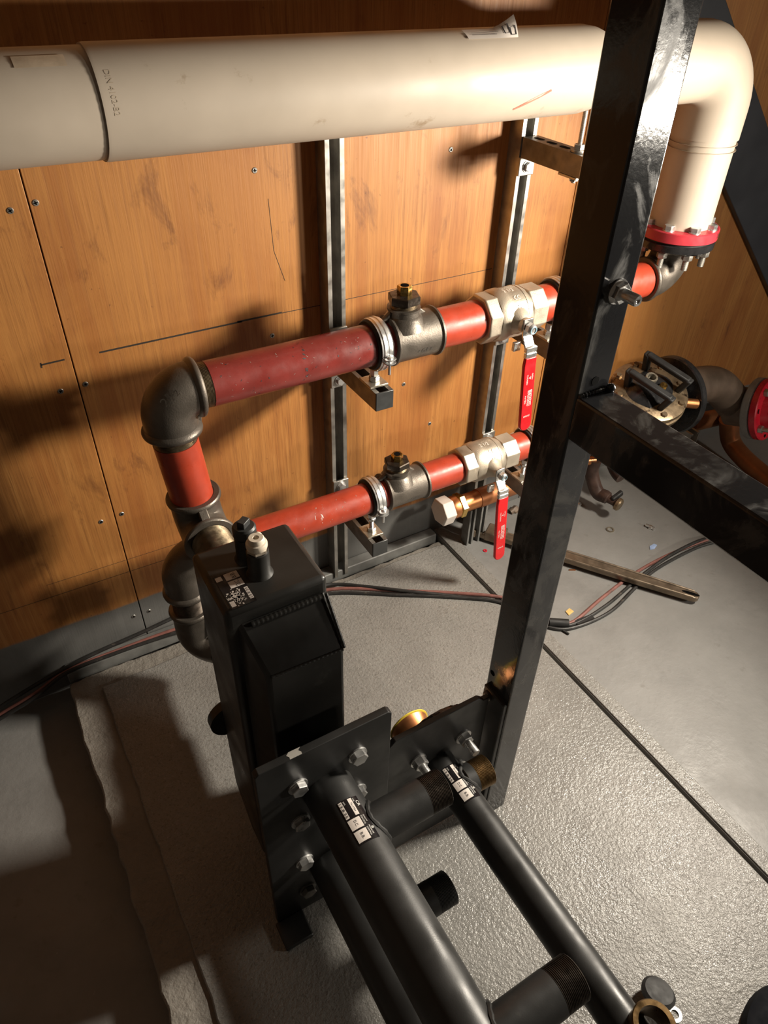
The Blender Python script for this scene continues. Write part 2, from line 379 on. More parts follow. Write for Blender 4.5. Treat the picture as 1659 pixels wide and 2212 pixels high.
# concrete plinth with a broken edge and a raised screed
pl = thing('concrete_plinth', 'rough grey concrete plinth under the black vessel and pipe manifold', 'plinth', (0.46, -1.2, -0.07))
def jag(pts, step, amp):
    out = []
    for (ax, ay), (bx, by) in zip(pts, pts[1:] + pts[:1]):
        L = math.hypot(bx - ax, by - ay); n = max(1, int(L / step))
        for i in range(n):
            f = i / n; out.append((ax + (bx - ax) * f + random.uniform(-amp, amp), ay + (by - ay) * f + random.uniform(-amp, amp)))
    return out
def slab(pts, z0, z1):
    bm = B(); prism(bm, [(x, y, z0) for x, y in pts], (0, 0, z1 - z0)); return bm
base_pts = jag([(-0.085, -0.037), (-0.085, -2.6)], 0.035, 0.0045)[:-1] + [(-0.085, -2.6), (1.0035, -2.6), (1.0035, -0.037)] 
def jrow(a, b, step, amp):
    L = math.hypot(b[0] - a[0], b[1] - a[1]); n = int(L / step)
    return [(a[0] + (b[0] - a[0]) * i / n + random.uniform(-amp, amp), a[1] + (b[1] - a[1]) * i / n + random.uniform(-amp, amp)) for i in range(n + 1)]
base_pts = jrow((-0.083, -0.046), (-0.083, -2.6), 0.03, 0.004) + [(1.0035, -2.6)] + jrow((1.0035, -0.046), (-0.06, -0.046), 0.02, 0.004)
part('plinth_base', slab(base_pts, -0.07, -0.007), 'rough_concrete', pl, bevel=0.004)
scr = jrow((-0.012, -0.10), (-0.010, -2.6), 0.03, 0.002) + [(1.0035, -2.6)] + [(1.0035, -0.07)] + jrow((0.98, -0.062), (0.3, -0.075), 0.03, 0.003) + jrow((0.27, -0.092), (0.02, -0.10), 0.03, 0.002)
part('screed', slab(scr, -0.012, 0.0), 'concrete', pl, bevel=0.003)

# ================================================================= wall struts and brackets
def strut(x, label):
    bm = B(); channel(bm, (x, 0.0, 0.0), V((0, 0, 1)), V((1, 0, 0)), V((0, -1, 0)), 1.225)
    o = thing('strut_channel', label, 'channel', (x, 0, 0), 'upright strut channels on the wall')
    part('rail', bm, 'galvanised', o)
    k = B()
    for i in range(23):
        z = 0.03 + i * 0.05
        lathe(k, (x, -0.0022, z), (0, -1, 0), [(0, 0.007), (0.0006, 0.007)], 12)
    s = part('slot_holes', k, 'black_gap', o); s['kind'] = 'stuff'
SX1, SX2 = 0.6715, 1.1425
strut(SX1, 'galvanised upright strut left of the elbow tees, on the plywood wall')
strut(SX2, 'galvanised upright strut behind the two ball valves, on the plywood wall')

def arm(x, z0, ytip, pz0, pz1, boltz, label, up=True, mat='zinc_dark'):
    o = thing('cantilever_bracket', label, 'bracket', (x, -0.041, z0), 'cantilever channel brackets')
    bm = B()
    if up: channel(bm, (x, -0.047, z0), V((0, -1, 0)), V((1, 0, 0)), V((0, 0, 1)), -0.047 - ytip)
    else: channel(bm, (x, -0.047, z0 + 0.041), V((0, -1, 0)), V((1, 0, 0)), V((0, 0, -1)), -0.047 - ytip)
    part('channel_arm', bm, mat, o, ang=25)
    part('base_plate', box(B(), x - 0.0215, x + 0.0215, -0.0475, -0.0412, pz0, pz1), 'galvanised', o, bevel=0.0015)
    part('end_cap', box(B(), x - 0.021, x + 0.021, ytip - 0.004, ytip, z0 - 0.0004, z0 + 0.0414), 'cap_plastic', o, bevel=0.0015)
    for bz in boltz:
        b = B(); lathe(b, (x, -0.0475, bz), (0, -1, 0), [(0, 0.0125), (0.002, 0.0125), (0.002, 0.0)], 24)
        hexn(b, (x, -0.0495, bz), (0, -1, 0), 0.0075, 0.0098); part('bolt', b, 'zinc', o)
    return o
YT = -0.2455
arm(SX1, 0.661, YT, 0.6134, 0.759, (0.631, 0.742), 'channel bracket with black end cap under the dark red pipe')
arm(SX1, 0.2495, YT, 0.199, 0.3435, (0.221, 0.326), 'lowest channel bracket with black end cap, nearest the vessel')
arm(SX2, 0.661, YT, 0.6134, 0.759, (0.631, 0.742), 'channel bracket right of the upper ball valve, partly behind the post')
arm(SX2, 0.2495, YT, 0.199, 0.3435, (0.221, 0.326), 'channel bracket right of the lower ball valve, partly behind the post')
o = arm(SX2, 1.0577, -0.231, 1.0196, 1.0577, (1.0385,), 'slotted channel bracket hanging just below the beige pipe', up=False)
for y in (-0.075, -0.115, -0.155):
    k = B(); pts = []
    for i in range(16):
        a = 2 * PI * i / 16; pts.append((SX2 + 0.0062 * math.cos(a), y + 0.0062 * math.sin(a) + (0.008 if math.sin(a) > 0 else -0.008), 1.0986))
    prism(k, pts, (0, 0, 0.0006)); part('slot', k, 'black_gap', o)
r_ = thing('threaded_rod', 'short zinc threaded rod holding the beige pipe above its bracket', 'rod', (SX2, -0.196, 1.099))
part('rod', thread((SX2, -0.196, 1.04), (0, 0, 1), 0.133, 0.005, 0.0018, 0.0007, seg=16), 'zinc', r_)
part('nut', hexn(B(), (SX2, -0.196, 1.103), (0, 0, 1), 0.010, 0.0105), 'zinc', r_)
part('washer', lathe(B(), (SX2, -0.196, 1.0992), (0, 0, 1), [(0, 0.017), (0.0035, 0.017)], 28), 'galvanised', r_)
k = box(B(), SX2 - 0.02, SX2 + 0.02, -0.222, -0.168, 1.0517, 1.0567); part('clamp_plate', k, 'galvanised', r_, bevel=0.001)
part('bolt', hexn(B(), (SX2, -0.196, 1.0515), (0, 0, -1), 0.008, 0.0095), 'galvanised', r_)

# ================================================================= red pipework
PY = -0.204
BYB_ = -0.549
UZ, UR = 0.789, 0.042
LZ, LR = 0.400, 0.037
def redpipe(p0, p1, r, mat, label, thr0=0.0, thr1=0.0, extra=None):
    p0, p1 = V(p0), V(p1); d = (p1 - p0).normalized(); L = (p1 - p0).length
    o = thing('red_pipe', label, 'pipe', p0, 'red painted steel pipes')
    part('painted_tube', pipe(B(), p0 + d * thr0, p1 - d * thr1, r), mat, o)
    if thr0: part('thread', thread(p0, d, thr0, r - 0.0006), 'cut_thread', o)
    if thr1: part('thread', thread(p1 - d * thr1, d, thr1, r - 0.0006), 'cut_thread', o)
    return o
lp = redpipe((0.285, PY, UZ), (0.715, PY, UZ), UR, 'dark_red_paint', 'long dark red scratched pipe right of the large black elbow', 0.037, 0.0)
def scuffs(parent, x0, x1, n, r, z, mat, lo, hi, name, w=0.0009, h=0.004):
    q = B(); rnd = random.Random(n)
    for i in range(n):
        x, a = rnd.uniform(x0, x1), rnd.uniform(lo, hi); dx_, da_ = rnd.uniform(0.2, 1) * w, rnd.uniform(0.3, 1) * h / r; sk = rnd.uniform(-1, 1) * 0.004
        f_ = lambda u, v, r=r, z=z: V((u, PY - (r + 0.0003) * math.cos(v), z + (r + 0.0003) * math.sin(v)))
        vs_ = [q.verts.new(p_) for p_ in (f_(x - dx_, a - da_), f_(x + dx_, a - da_), f_(x + dx_ + sk, a + da_), f_(x - dx_ + sk, a + da_))]; q.faces.new(vs_)
    o_ = part(name, q, mat, parent); o_['kind'] = 'stuff'
scuffs(lp, 0.500, 0.506, 9, UR, UZ, 'ink', -0.6, 1.2, 'ink_marks', 0.003, 0.0025)
scuffs(lp, 0.33, 0.70, 46, UR, UZ, 'pale_scuff', -0.5, 1.3, 'scratches', 0.0004, 0.0022)
scuffs(lp, 0.33, 0.70, 30, UR, UZ, 'ink', -0.6, 1.3, 'dark_scratches', 0.0012, 0.0016)
redpipe((0.800, PY, UZ), (0.945, PY, UZ), UR, 'red_paint', 'short red pipe between upper black tee and upper ball valve')
redpipe((1.070, PY, UZ), (1.445, PY, UZ), UR, 'red_paint', 'red pipe from upper ball valve passing behind the black post')
redpipe((0.244, PY, 0.715), (0.262, PY, 0.515), UR, 'red_paint', 'upright red pipe below the large black elbow', 0.024, 0.0)
lp = redpipe((0.245, PY, LZ), (0.715, PY, LZ), LR, 'red_paint', 'long bright red lower pipe running behind the black vessel')
scuffs(lp, 0.50, 0.535, 6, LR, LZ, 'ink_white', 0.2, 0.7, 'white_scratches', 0.0006, 0.008)
scuffs(lp, 0.45, 0.69, 34, LR, LZ, 'pale_scuff', -0.2, 1.3, 'scratches', 0.0004, 0.0020)
redpipe((0.800, PY, LZ), (0.935, PY, LZ), LR, 'red_paint', 'short red pipe between lower black tee and lower ball valve')
redpipe((1.065, PY, LZ), (1.490, PY, LZ), LR, 'red_paint', 'red pipe from lower ball valve passing behind the black post')

def elbow(name, p0, c, p1, r, R, label, rib=True, mat='black_iron', inscr=None):
    """malleable iron elbow from p0 round corner c to p1, with beaded rims"""
    p0, c, p1 = V(p0), V(c), V(p1)
    o = thing(name, label, 'elbow', c, 'black iron elbows')
    pts = [p0] + [p0 + (c - p0).normalized() * 0.012] + bend(p0, c, p1, R, 14) + [p1 + (c - p1).normalized() * 0.012] + [p1]
    part('elbow_body', sweep(B(), pts, r, 40), mat, o)
    for p in (p0, p1):
        d = (c - p).normalized(); b = r + 0.006
        part('rim', lathe(B(), p - d * 0.001, d, [(0, r - 0.007), (0, b - 0.003), (0.002, b - 0.001), (0.006, b), (0.010, b - 0.001), (0.014, r + 0.001), (0.016, r - 0.001)], 40, caps=False), mat, o)
    if rib:
        a, b = (p0 - c).normalized(), (p1 - c).normalized(); n = a.cross(b).normalized()
        la, lb = (p0 - c).length, (p1 - c).length; q = [c + a * (la - 0.003) + b * (r + 0.005), c + a * (r + 0.004) + b * (lb - 0.004), c + a * 0.035 + b * 0.035]
        prism(k := B(), [x - n * 0.009 for x in q], n * 0.018); part('rib', k, mat, o, bevel=0.002)
    return o
e1 = elbow('pipe_elbow', (0.303, PY, UZ), (0.244, PY, UZ), (0.2447, PY, 0.712), 0.0495, 0.046, 'large black iron elbow at the left end of the dark red pipe')
# raised size mark on the elbow
def planemap(o, ux, uy, n):
    o, ux, uy, n = V(o), V(ux).normalized(), V(uy).normalized(), V(n).normalized()
    return lambda u, v, h: o + ux * u + uy * v + n * h
nrm = (CAM - V((0.25, -0.24, 0.79))); nrm = V((-0.05, -0.86, 0.50)).normalized()
ux = V((0.80, 0.20, 0.46)); ux = (ux - nrm * ux.dot(nrm)).normalized(); uy = nrm.cross(ux)
fm = planemap(V((0.246, PY, 0.783)) + nrm * 0.0500, ux, uy, nrm)
k = B(); text(k, '2', -0.021, -0.010, -0.0075, 0.0075, fm, 0.0012); text(k, '1', -0.007, -0.002, -0.001, 0.0085, fm, 0.0012)
text(k, '/', -0.004, 0.008, -0.0085, 0.0095, fm, 0.0012); text(k, '2', 0.006, 0.014, -0.0085, 0.002, fm, 0.0012)
part('raised_size_mark', k, 'thread_dark', e1)
elbow('pipe_elbow', (0.2605, PY, 0.560), (0.2640, PY, 0.488), (0.2640, PY - 0.072, 0.488), 0.0485, 0.044, 'black iron elbow between upright red pipe and back of vessel')
elbow('pipe_elbow', (0.262, PY, LZ), (0.2095, PY, LZ), (0.2095, PY, 0.312), 0.044, 0.044, 'dark iron elbow behind the vessel at end of lower red pipe')
elbow('pipe_elbow', (0.2095, PY, 0.262), (0.2095, PY, 0.150), (0.262, PY - 0.056, 0.150), 0.041, 0.040, 'lowest dark iron elbow behind the vessel, near the plinth')
def nipple(p0, p1, r, label, mat='thread_dark', seam=True):
    p0, p1 = V(p0), V(p1); d = (p1 - p0).normalized(); L = (p1 - p0).length
    o = thing('pipe_nipple', label, 'nipple', p0, 'threaded pipe nipples')
    part('thread', thread(p0, d, L * 0.5, r), mat, o); part('collar', lathe(B(), p0 + d * L * 0.5, d, [(0, r + 0.004), (0.004, r + 0.007), (L * 0.5 - 0.004, r + 0.007), (L * 0.5, r + 0.003)], 8 if seam else 40), 'black_iron', o)
    return o
nipple((0.2640, PY - 0.060, 0.488), (0.2640, BYB_, 0.488), 0.040, 'threaded nipple joining iron elbow to top of vessel back', 'cut_thread')
nipple((0.258, PY - 0.050, 0.150), (0.268, BYB_, 0.165), 0.040, 'wide black nipple joining lowest elbow to vessel back', seam=False)
o = thing('pipe_nipple', 'short threaded nipple between the two dark elbows behind vessel', 'nipple', (0.2095, PY, 0.262), 'threaded pipe nipples')
part('thread', thread((0.2095, PY, 0.255), (0, 0, 1), 0.065, 0.036), 'thread_dark', o)

def tee(xl, xr, z, rp, rb, label, k_=1.0):
    xc = xl + (xr - xl) * 0.33
    o = thing('pipe_tee', label, 'tee', (xc, PY, z), 'black iron tees')
    L = xr - xl; b = rb + 0.004
    bm = lathe(B(), (xl, PY, z), (1, 0, 0), [(0, rp), (0, rb - 0.001), (0.002, b), (0.006, b), (0.009, rb), (L - 0.009, rb), (L - 0.006, b), (L - 0.002, b), (L, rb - 0.001), (L, rp)], 48, caps=False)
    part('tee_body', bm, 'black_iron', o)
    zt = z + rb
    br = 0.031 * k_
    part('branch', lathe(B(), (xc, PY, z + rb * 0.55), (0, 0, 1), [(0, br + 0.016), (rb * 0.45, br + 0.006), (rb * 0.45 + 0.004, br + 0.001), (rb * 0.45 + 0.014 * k_, br), (rb * 0.45 + 0.015 * k_, br + 0.003), (rb * 0.45 + 0.019 * k_, br + 0.003), (rb * 0.45 + 0.020 * k_, br - 0.004)], 36), 'black_iron', o)
    for s in (-1, 1):
        prism(q := B(), [(xc + s * (br - 0.004), PY - 0.006, zt + 0.018), (xc + s * (br + 0.022), PY - 0.006, zt - 0.002), (xc + s * (br - 0.004), PY - 0.006, zt - 0.006)], (0, 0.012, 0)); part('rib', q, 'black_iron', o, bevel=0.003)
    z1 = zt + 0.018 * k_
    bu = part('reducing_bush', thread((xc, PY, z1), (0, 0, 1), 0.011 * k_, br - 0.003, seg=32), 'cut_thread', o)
    part('hex_collar', hexn(B(), (xc, PY, z1 + 0.009 * k_), (0, 0, 1), 0.017 * k_, 0.0335 * k_, ref=(1, 0.2, 0)), 'thread_dark', bu)
    zb = z1 + 0.026 * k_
    br_ = part('brass_plug', hexn(B(), (xc, PY, zb), (0, 0, 1), 0.018 * k_, 0.0150 * k_, ref=(1, 0.5, 0)), 'brass', o, label='small brass hex plug')
    lathe(q := B(), (xc, PY, zb + 0.0178 * k_), (0, 0, 1), [(0, 0.0085 * k_), (0.0006, 0.0085 * k_)], 20); part('bore', q, 'black_gap', br_)
    f = cylmap((xc + 0.012, PY, z), (1, 0, 0), (0, -math.cos(0.25), -math.sin(0.25)), (0, -math.sin(0.25), math.cos(0.25)), rb)
    q = B(); text(q, '+GF+', -0.002, 0.034, -0.007, 0.003, f, 0.0009); part('cast_mark', q, 'zinc_dark', o)
tee(0.699, 0.813, UZ, UR, 0.0478, 'upper black iron tee with hex bush and brass plug')
tee(0.700, 0.812, LZ, LR, 0.0425, 'lower black iron tee with hex bush and brass plug', 0.92)

def clamp(x, z, r, zplate, label):
    o = thing('pipe_clamp', label, 'clamp', (x, PY, zplate), 'rubber lined pipe clamps'); w = 0.012
    part('rubber_lining', lathe(B(), (x - 0.0165, PY, z), (1, 0, 0), [(0, r), (0, r + 0.006), (0.004, r + 0.0085), (0.029, r + 0.0085), (0.033, r + 0.006), (0.033, r)], 40, caps=False), 'rubber', o)
    R = r + 0.0085
    part('steel_band', lathe(B(), (x - w, PY, z), (1, 0, 0), [(0, R), (0, R + 0.002), (0.004, R + 0.0025), (0.005, R + 0.004), (0.0085, R + 0.004), (0.0095, R + 0.0025), (0.0145, R + 0.0025), (0.0155, R + 0.004), (0.019, R + 0.004), (0.020, R + 0.0025), (0.024, R + 0.002), (0.024, R)], 48, caps=False), 'zinc', o)
    for s in (-1, 1):
        yy = PY + s * (R + 0.009)
        for dz in (-0.0045, 0.0035):
            pts = [(x - w, yy - s * 0.012, z - 0.010 + dz), (x - w, yy + s * 0.004, z - 0.010 + dz)] + [(x + w * math.cos(PI - a), yy + s * (0.004 + 0.007 * math.sin(a)), z - 0.010 + dz) for a in [i * PI / 8 for i in range(9)]] + [(x + w, yy - s * 0.012, z - 0.010 + dz)]
            prism(q := B(), pts, (0, 0, 0.0022)); part('ear', q, 'zinc', o)
        q = B(); cyl(q, (x, yy, z - 0.040), (x, yy, z - 0.004), 0.003, 12); lathe(q, (x, yy, z - 0.005), (0, 0, 1), [(0, 0.006), (0.002, 0.006), (0.004, 0.0035), (0.004, 0)], 16); part('clamp_screw', q, 'zinc', o)
    zb = z - R - 0.003
    part('boss_nut', hexn(B(), (x, PY, zb - 0.016), (0, 0, 1), 0.018, 0.0095), 'zinc', o)
    part('lock_nut', hexn(B(), (x, PY, zb - 0.023), (0, 0, 1), 0.007, 0.0105, ref=(1, 0.4, 0)), 'zinc', o)
    part('threaded_rod', thread((x, PY, zplate - 0.02), (0, 0, 1), zb - zplate + 0.02, 0.0058, 0.0018, 0.0007, seg=16), 'zinc', o)
    part('base_nut', hexn(B(), (x, PY, zplate + 0.0052), (0, 0, 1), 0.009, 0.0115, ref=(1, 0.3, 0)), 'zinc', o)
    part('plate_washer', box(B(), x - 0.0225, x + 0.0205, PY - 0.024, PY + 0.024, zplate, zplate + 0.005), 'washer_steel', o, bevel=0.001)
clamp(SX1, UZ, UR, 0.7025, 'pipe clamp gripping the dark red pipe beside the upper tee')
clamp(SX1, LZ, LR, 0.2910, 'pipe clamp gripping the lower red pipe beside the lower tee')
clamp(SX2, UZ, UR, 0.7025, 'pipe clamp right of the upper ball valve, half behind post')
clamp(SX2, LZ, LR, 0.2910, 'pipe clamp right of the lower ball valve, half behind post')

def valve(x0, x1, z, s, zl0, zl1, label, dx):
    o = thing('ball_valve', label, 'valve', (x0, PY, z), 'ball valves with red levers'); L = x1 - x0; rb = 0.0560 * s; ro = 0.0545 * s
    part('end_nut', lathe(B(), (x0, PY, z), (1, 0, 0), [(0, 0.044 * s), (0, ro * 0.94), (0.003, ro), (L * 0.20, ro), (L * 0.225, ro * 0.9)], 8, rot=PI / 8), 'nickel', o, bevel=0.0015)
    part('body', lathe(B(), (x0 + L * 0.19, PY, z), (1, 0, 0), [(0, rb * 0.78), (0.002, rb * 0.93), (L * 0.06, rb), (L * 0.16, rb * 1.02), (L * 0.165, rb * 0.985), (L * 0.42, rb * 0.985), (L * 0.425, rb * 1.0), (L * 0.47, rb * 0.98), (L * 0.53, rb * 0.86), (L * 0.62, rb * 0.8)], 48), 'nickel', o)
    part('end_hex', lathe(B(), (x0 + L * 0.72, PY, z), (1, 0, 0), [(0, ro * 0.9), (L * 0.02, ro * 0.96), (L * 0.26, ro * 0.96), (L * 0.28, ro * 0.9), (L * 0.28, 0.044 * s)], 8, rot=PI / 8), 'nickel', o, bevel=0.0015)
    xc = x0 + L * 0.47
    part('stem_boss', lathe(B(), (xc, PY - rb * 0.8, z), (0, -1, 0), [(0, 0.031 * s), (rb * 0.2, 0.026 * s), (rb * 0.2 + 0.012, 0.0165 * s), (rb * 0.2 + 0.022, 0.0155 * s)], 28), 'nickel', o)
    yl = PY - rb - 0.024
    h = part('lever', B_lever(xc, yl, z, s, zl0, dx), 'chrome', o, bevel=0.001)
    q = hexn(B(), (xc, yl - 0.004, z), (0, -1, 0), 0.012 * s, 0.0125 * s, ref=(0.2, 0, 1)); lathe(q, (xc, yl - 0.004 - 0.012 * s, z), (0, -1, 0), [(0, 0.0115 * s), (0.004, 0.0095 * s), (0.005, 0.008 * s), (0.003, 0.006 * s), (0.003, 0)], 24)
    part('lever_nut', q, 'zinc', o)
    lathe(q := B(), (xc, yl - 0.008 - 0.012 * s, z), (0, -1, 0), [(0, 0.0088 * s), (0.0008, 0.0088 * s), (0.0008, 0.0065 * s)], 24, caps=False); part('lock_ring', q, 'nylon_blue', o)
    # red sleeve
    w = 0.0165; y0, y1 = yl - 0.0225, yl - 0.0125
    xm = lambda zz: xc + dx * (z - zz) / 0.25
    pts = [(xm(zl0) - w * 0.92, zl0), (xm(zl0) + w * 0.92, zl0), (xm(zl0) + w, zl0 - 0.02)]
    pts += [(xm(zl1) + w * math.cos(a), zl1 + w + w * math.sin(a)) for a in [-i * PI / 10 for i in range(11)]]
    pts += [(xm(zl0) - w, zl0 - 0.02)]
    prism(q := B(), [(a, y0, b) for a, b in pts], (0, y1 - y0, 0)); g = part('grip_sleeve', q, 'red_plastic', o, bevel=0.0028, label='red plastic lever sleeve', segs=3)
    d = V((xm(zl1) - xm(zl0), 0, zl1 - zl0)).normalized(); upv = V((-d.z, 0, d.x))
    f = planemap((xm(zl0), y0 - 0.0003, zl0), d, upv, (0, -1, 0)); Lg = zl0 - zl1; q = B()
    text(q, 'OPEN', Lg * .21, Lg * .29, 0.005, 0.0085, f); text(q, 'CLOSED', Lg * .21, Lg * .345, -0.0085, -0.005, f)
    patch(q, Lg * .255, Lg * .265, -0.003, 0.0025, f, 0, 1, 1); patch(q, Lg * .24, Lg * .28, 0.0015, 0.0025, f, 0, 1, 1)
    for i, ch in enumerate('BOSS'):
        a = Lg * (.43 + .055 * i); rect_frame(q, a, a + Lg * .05, -0.002, 0.0095, 0.0009, f, 0); text(q, ch, a + 0.0022, a + Lg * .05 - 0.0022, 0.0002, 0.0073, f)
    text(q, '967BIL', Lg * .49, Lg * .61, -0.0095, -0.0060, f)
    f2 = planemap((xm(zl0), y0 - 0.0003, zl0) + d * 0 if False else V((xm(zl0), y0 - 0.0003, zl0)), V((1, 0, 0.1)), d * -1, (0, -1, 0))
    c_ = V((xm(zl0), y0 - 0.0003, zl0)) + d * Lg * .79; f2 = planemap(c_, (1, 0, 0.08), (0, 0, 1), (0, -1, 0)); text(q, 'WRAS', -0.009, 0.009, -0.0025, 0.0025, f2)
    part('lever_print', q, 'ink_white', g)
    # cast figures on the body
    f = cylmap((xc, PY, z), (1, 0, 0), (0, -0.35, 0.937), (0, 0.937, 0.35), rb); q = B()
    text(q, '2 1/2', -0.020, 0.006, 0.006, 0.016, f, 0.0006); text(q, 'CC', -0.006, 0.010, -0.018, -0.008, f, 0.0006); text(q, 'FF', -0.002, 0.010, -0.040, -0.030, f, 0.0006); part('cast_figures', q, 'paper', o)
def B_lever(xc, yl, z, s, zr, dx):
    """flat plated bar: round the stem, down, cranked outwards, then into the sleeve"""
    w = 0.0125; bm = B()
    prof = [(z + 0.018 * s, yl), (z - 0.020 * s, yl), (z - 0.032 * s, yl - 0.006), (zr + 0.012, yl - 0.0165), (zr - 0.01, yl - 0.0175)]
    for (za, ya), (zb, yb) in zip(prof, prof[1:]):
        xa, xb = xc + dx * (z - za) / 0.25, xc + dx * (z - zb) / 0.25
        c = V(((xa + xb) / 2, (ya + yb) / 2, (za + zb) / 2)); d = V((xb - xa, yb - ya, zb - za)); obox(bm, c, d, (1, 0, 0), d.cross(V((1, 0, 0))), d.length / 2 + 0.001, w, 0.0025)
    obox(bm, (xc - 0.020, yl + 0.004, z - 0.042 * s), (1, 0, 0), (0, 1, 0), (0, 0, 1), 0.009, 0.004, 0.010)
    for zz in (zr + 0.004, zr + 0.018): obox(bm, (xc + dx * (z - zz) / 0.25, yl - 0.0165, zz), (1, 0, 0), (0, 1, 0), (0, 0, 1), 0.0148, 0.0045, 0.0055)
    return bm
valve(0.924, 1.086, UZ, 1.0, 0.726, 0.534, 'upper brass ball valve, its red lever hanging in front of strut', 0.022)
valve(0.915, 1.082, LZ, 0.90, 0.338, 0.118, 'lower brass ball valve, its red lever hanging over the floor', 0.022)

# right-hand end of the upper line: elbow, flanges, beige drop pipe
VX = 1.503
elbow('pipe_elbow', (1.425, PY, UZ), (VX, PY, UZ), (VX, PY, 0.868), 0.0475, 0.060, 'black iron elbow under the red flange, right of the post', rib=False)
o = thing('flange_joint', 'red pipe flange bolted to a black flange under the upright beige pipe', 'flange', (VX, PY, 0.862))
part('black_flange', lathe(B(), (VX, PY, 0.864), (0, 0, 1), [(0, 0.055), (0, 0.086), (0.004, 0.090), (0.018, 0.091), (0.020, 0.088)], 48), 'gloss_dark', o)
part('gasket', lathe(B(), (VX, PY, 0.884), (0, 0, 1), [(0, 0.085), (0.004, 0.085)], 48), 'rubber', o)
part('red_flange', lathe(B(), (VX, PY, 0.888), (0, 0, 1), [(0, 0.089), (0.002, 0.0925), (0.023, 0.0925), (0.025, 0.090), (0.026, 0.062)], 56), 'flange_red', o)
for i in range(8):
    a = 2 * PI * (i + 0.5) / 8; x, y = VX + 0.0745 * math.cos(a), PY + 0.0745 * math.sin(a)
    q = B(); lathe(q, (x, y, 0.913), (0, 0, 1), [(0, 0.0135), (0.0025, 0.0135), (0.0025, 0)], 20); hexn(q, (x, y, 0.9155), (0, 0, 1), 0.010, 0.0125); part('bolt_head', q, 'zinc', o)
    q = hexn(B(), (x, y, 0.864), (0, 0, -1), 0.013, 0.0125); thread((x, y, 0.851), (0, 0, -1), 0.024, 0.0075, 0.002, 0.0008, seg=16, bm=q); part('nut_and_stud', q, 'galvanised', o)
q = B(); f = cylmap((VX, PY, 0.897), (0.34, 0, 0), (0, -1, 0), (1, 0, 0), 0.0925)
f = lambda u, v, h: V((VX + (0.0925 + h) * math.sin(u / 0.0925), PY - (0.0925 + h) * math.cos(u / 0.0925), 0.897 + v)); text(q, '75', 0.032, 0.046, 0, 0.011, f, 0.0006); part('hand_written_mark', q, 'ink', o)
# beige pipe
BZ, BR = 1.243, 0.070
o = thing('beige_pipe', 'thick beige plastic pipe along the wall, dropping to the red flange', 'pipe', (0.22, PY, BZ))
part('left_length', pipe(B(), (-1.2, PY, BZ), (0.30, PY, BZ), BR - 0.0018), 'beige_plastic', o)
s_ = part('long_length', lathe(B(), (0.2205, PY, BZ), (1, 0, 0), [(0, BR - 0.0018), (0, BR + 0.0008), (0.004, BR + 0.0012), (0.868, BR + 0.0012), (0.895, BR - 0.0025), (0.918, BR - 0.010), (0.926, BR - 0.018)], 56, caps=False), 'beige_plastic', o)
part('end_ring', lathe(B(), (1.130, PY, BZ), (1, 0, 0), [(0, BR - 0.017), (0.24, BR - 0.017)], 48), 'beige_plastic', o)
hub = [(1.30, PY, BZ)] + bend((1.30, PY, BZ), (VX, PY, BZ), (VX, PY, 1.0), 0.088, 16) + [(VX, PY, 1.10)]
part('elbow', sweep(B(), hub, BR + 0.0035, 48), 'beige_plastic', o)
dr = part('drop_length', pipe(B(), (VX, PY, 0.914), (VX, PY, 1.12), BR), 'beige_plastic', o)
for zz in (1.090, 1.078): part('joint_line', lathe(B(), (VX, PY, zz), (0, 0, 1), [(0, BR + 0.0042), (0.0008, BR + 0.0042)], 48), 'faint_ink', o)
f = lambda u, v, h: V((0.2325 + v, PY - (BR + 0.0012 + h) * math.cos(0.62 - u / BR), BZ + (BR + 0.0012 + h) * math.sin(0.62 - u / BR)))
q = B(); text(q, 'DIN 4102-B2', -0.006, 0.046, 0.0, 0.0075, lambda u, v, h: f(u, v, h), 0.0003); part('pipe_print', q, 'faint_ink', o)
sc = lambda u, v, h: V((u, PY - (BR + 0.0012 + h) * math.cos(v), BZ + (BR + 0.0012 + h) * math.sin(v)))
q = B(); n = 10
vv = [q.verts.new(sc(0.905 + 0.07 * i / n, -0.62 + 0.42 * i / n + 0.03 * math.sin(PI * i / n), 0.0004)) for i in range(n + 1)] + [q.verts.new(sc(0.905 + 0.07 * i / n + 0.002, -0.66 + 0.42 * i / n, 0.0004)) for i in range(n, -1, -1)]
q.faces.new(vv); part('red_scratch', q, 'red_scratch', o)
q = B(); patch(q, 0.130, 0.192, 0.85, 1.12, lambda u, v, h: sc(u, v, h - 0.0028), 0.0005, 3, 4); part('tape_patch', q, 'tape_brown', o)
# paper label curling off the pipe
q = B(); nu, nv = 8, 4
lab = lambda u, v: sc(0.812 + 0.100 * u, 0.98 + 0.36 * v, 0.0008 + 0.030 * max(0, u - 0.55) ** 1.5 * v * 2.2 + 0.0006)
g = [[q.verts.new(lab(i / nu, j / nv)) for j in range(nv + 1)] for i in range(nu + 1)]
for i in range(nu):
    for j in range(nv): q.faces.new([g[i][j], g[i + 1][j], g[i + 1][j + 1], g[i][j + 1]])
pl_ = part('paper_label', q, 'paper', o)
q = B(); lf = lambda u, v, h: lab(u, v) + V((0, -0.0006, 0.0006)); rect_frame(q, 0.75, 0.86, 0.25, 0.8, 0.02, lf, 0); rect_frame(q, 0.86, 0.97, 0.12, 0.55, 0.02, lf, 0); patch(q, 0.1, 0.6, 0.3, 0.34, lf, 0, 1, 1); patch(q, 0.1, 0.65, 0.5, 0.53, lf, 0, 1, 1); part('label_print', q, 'ink', pl_)
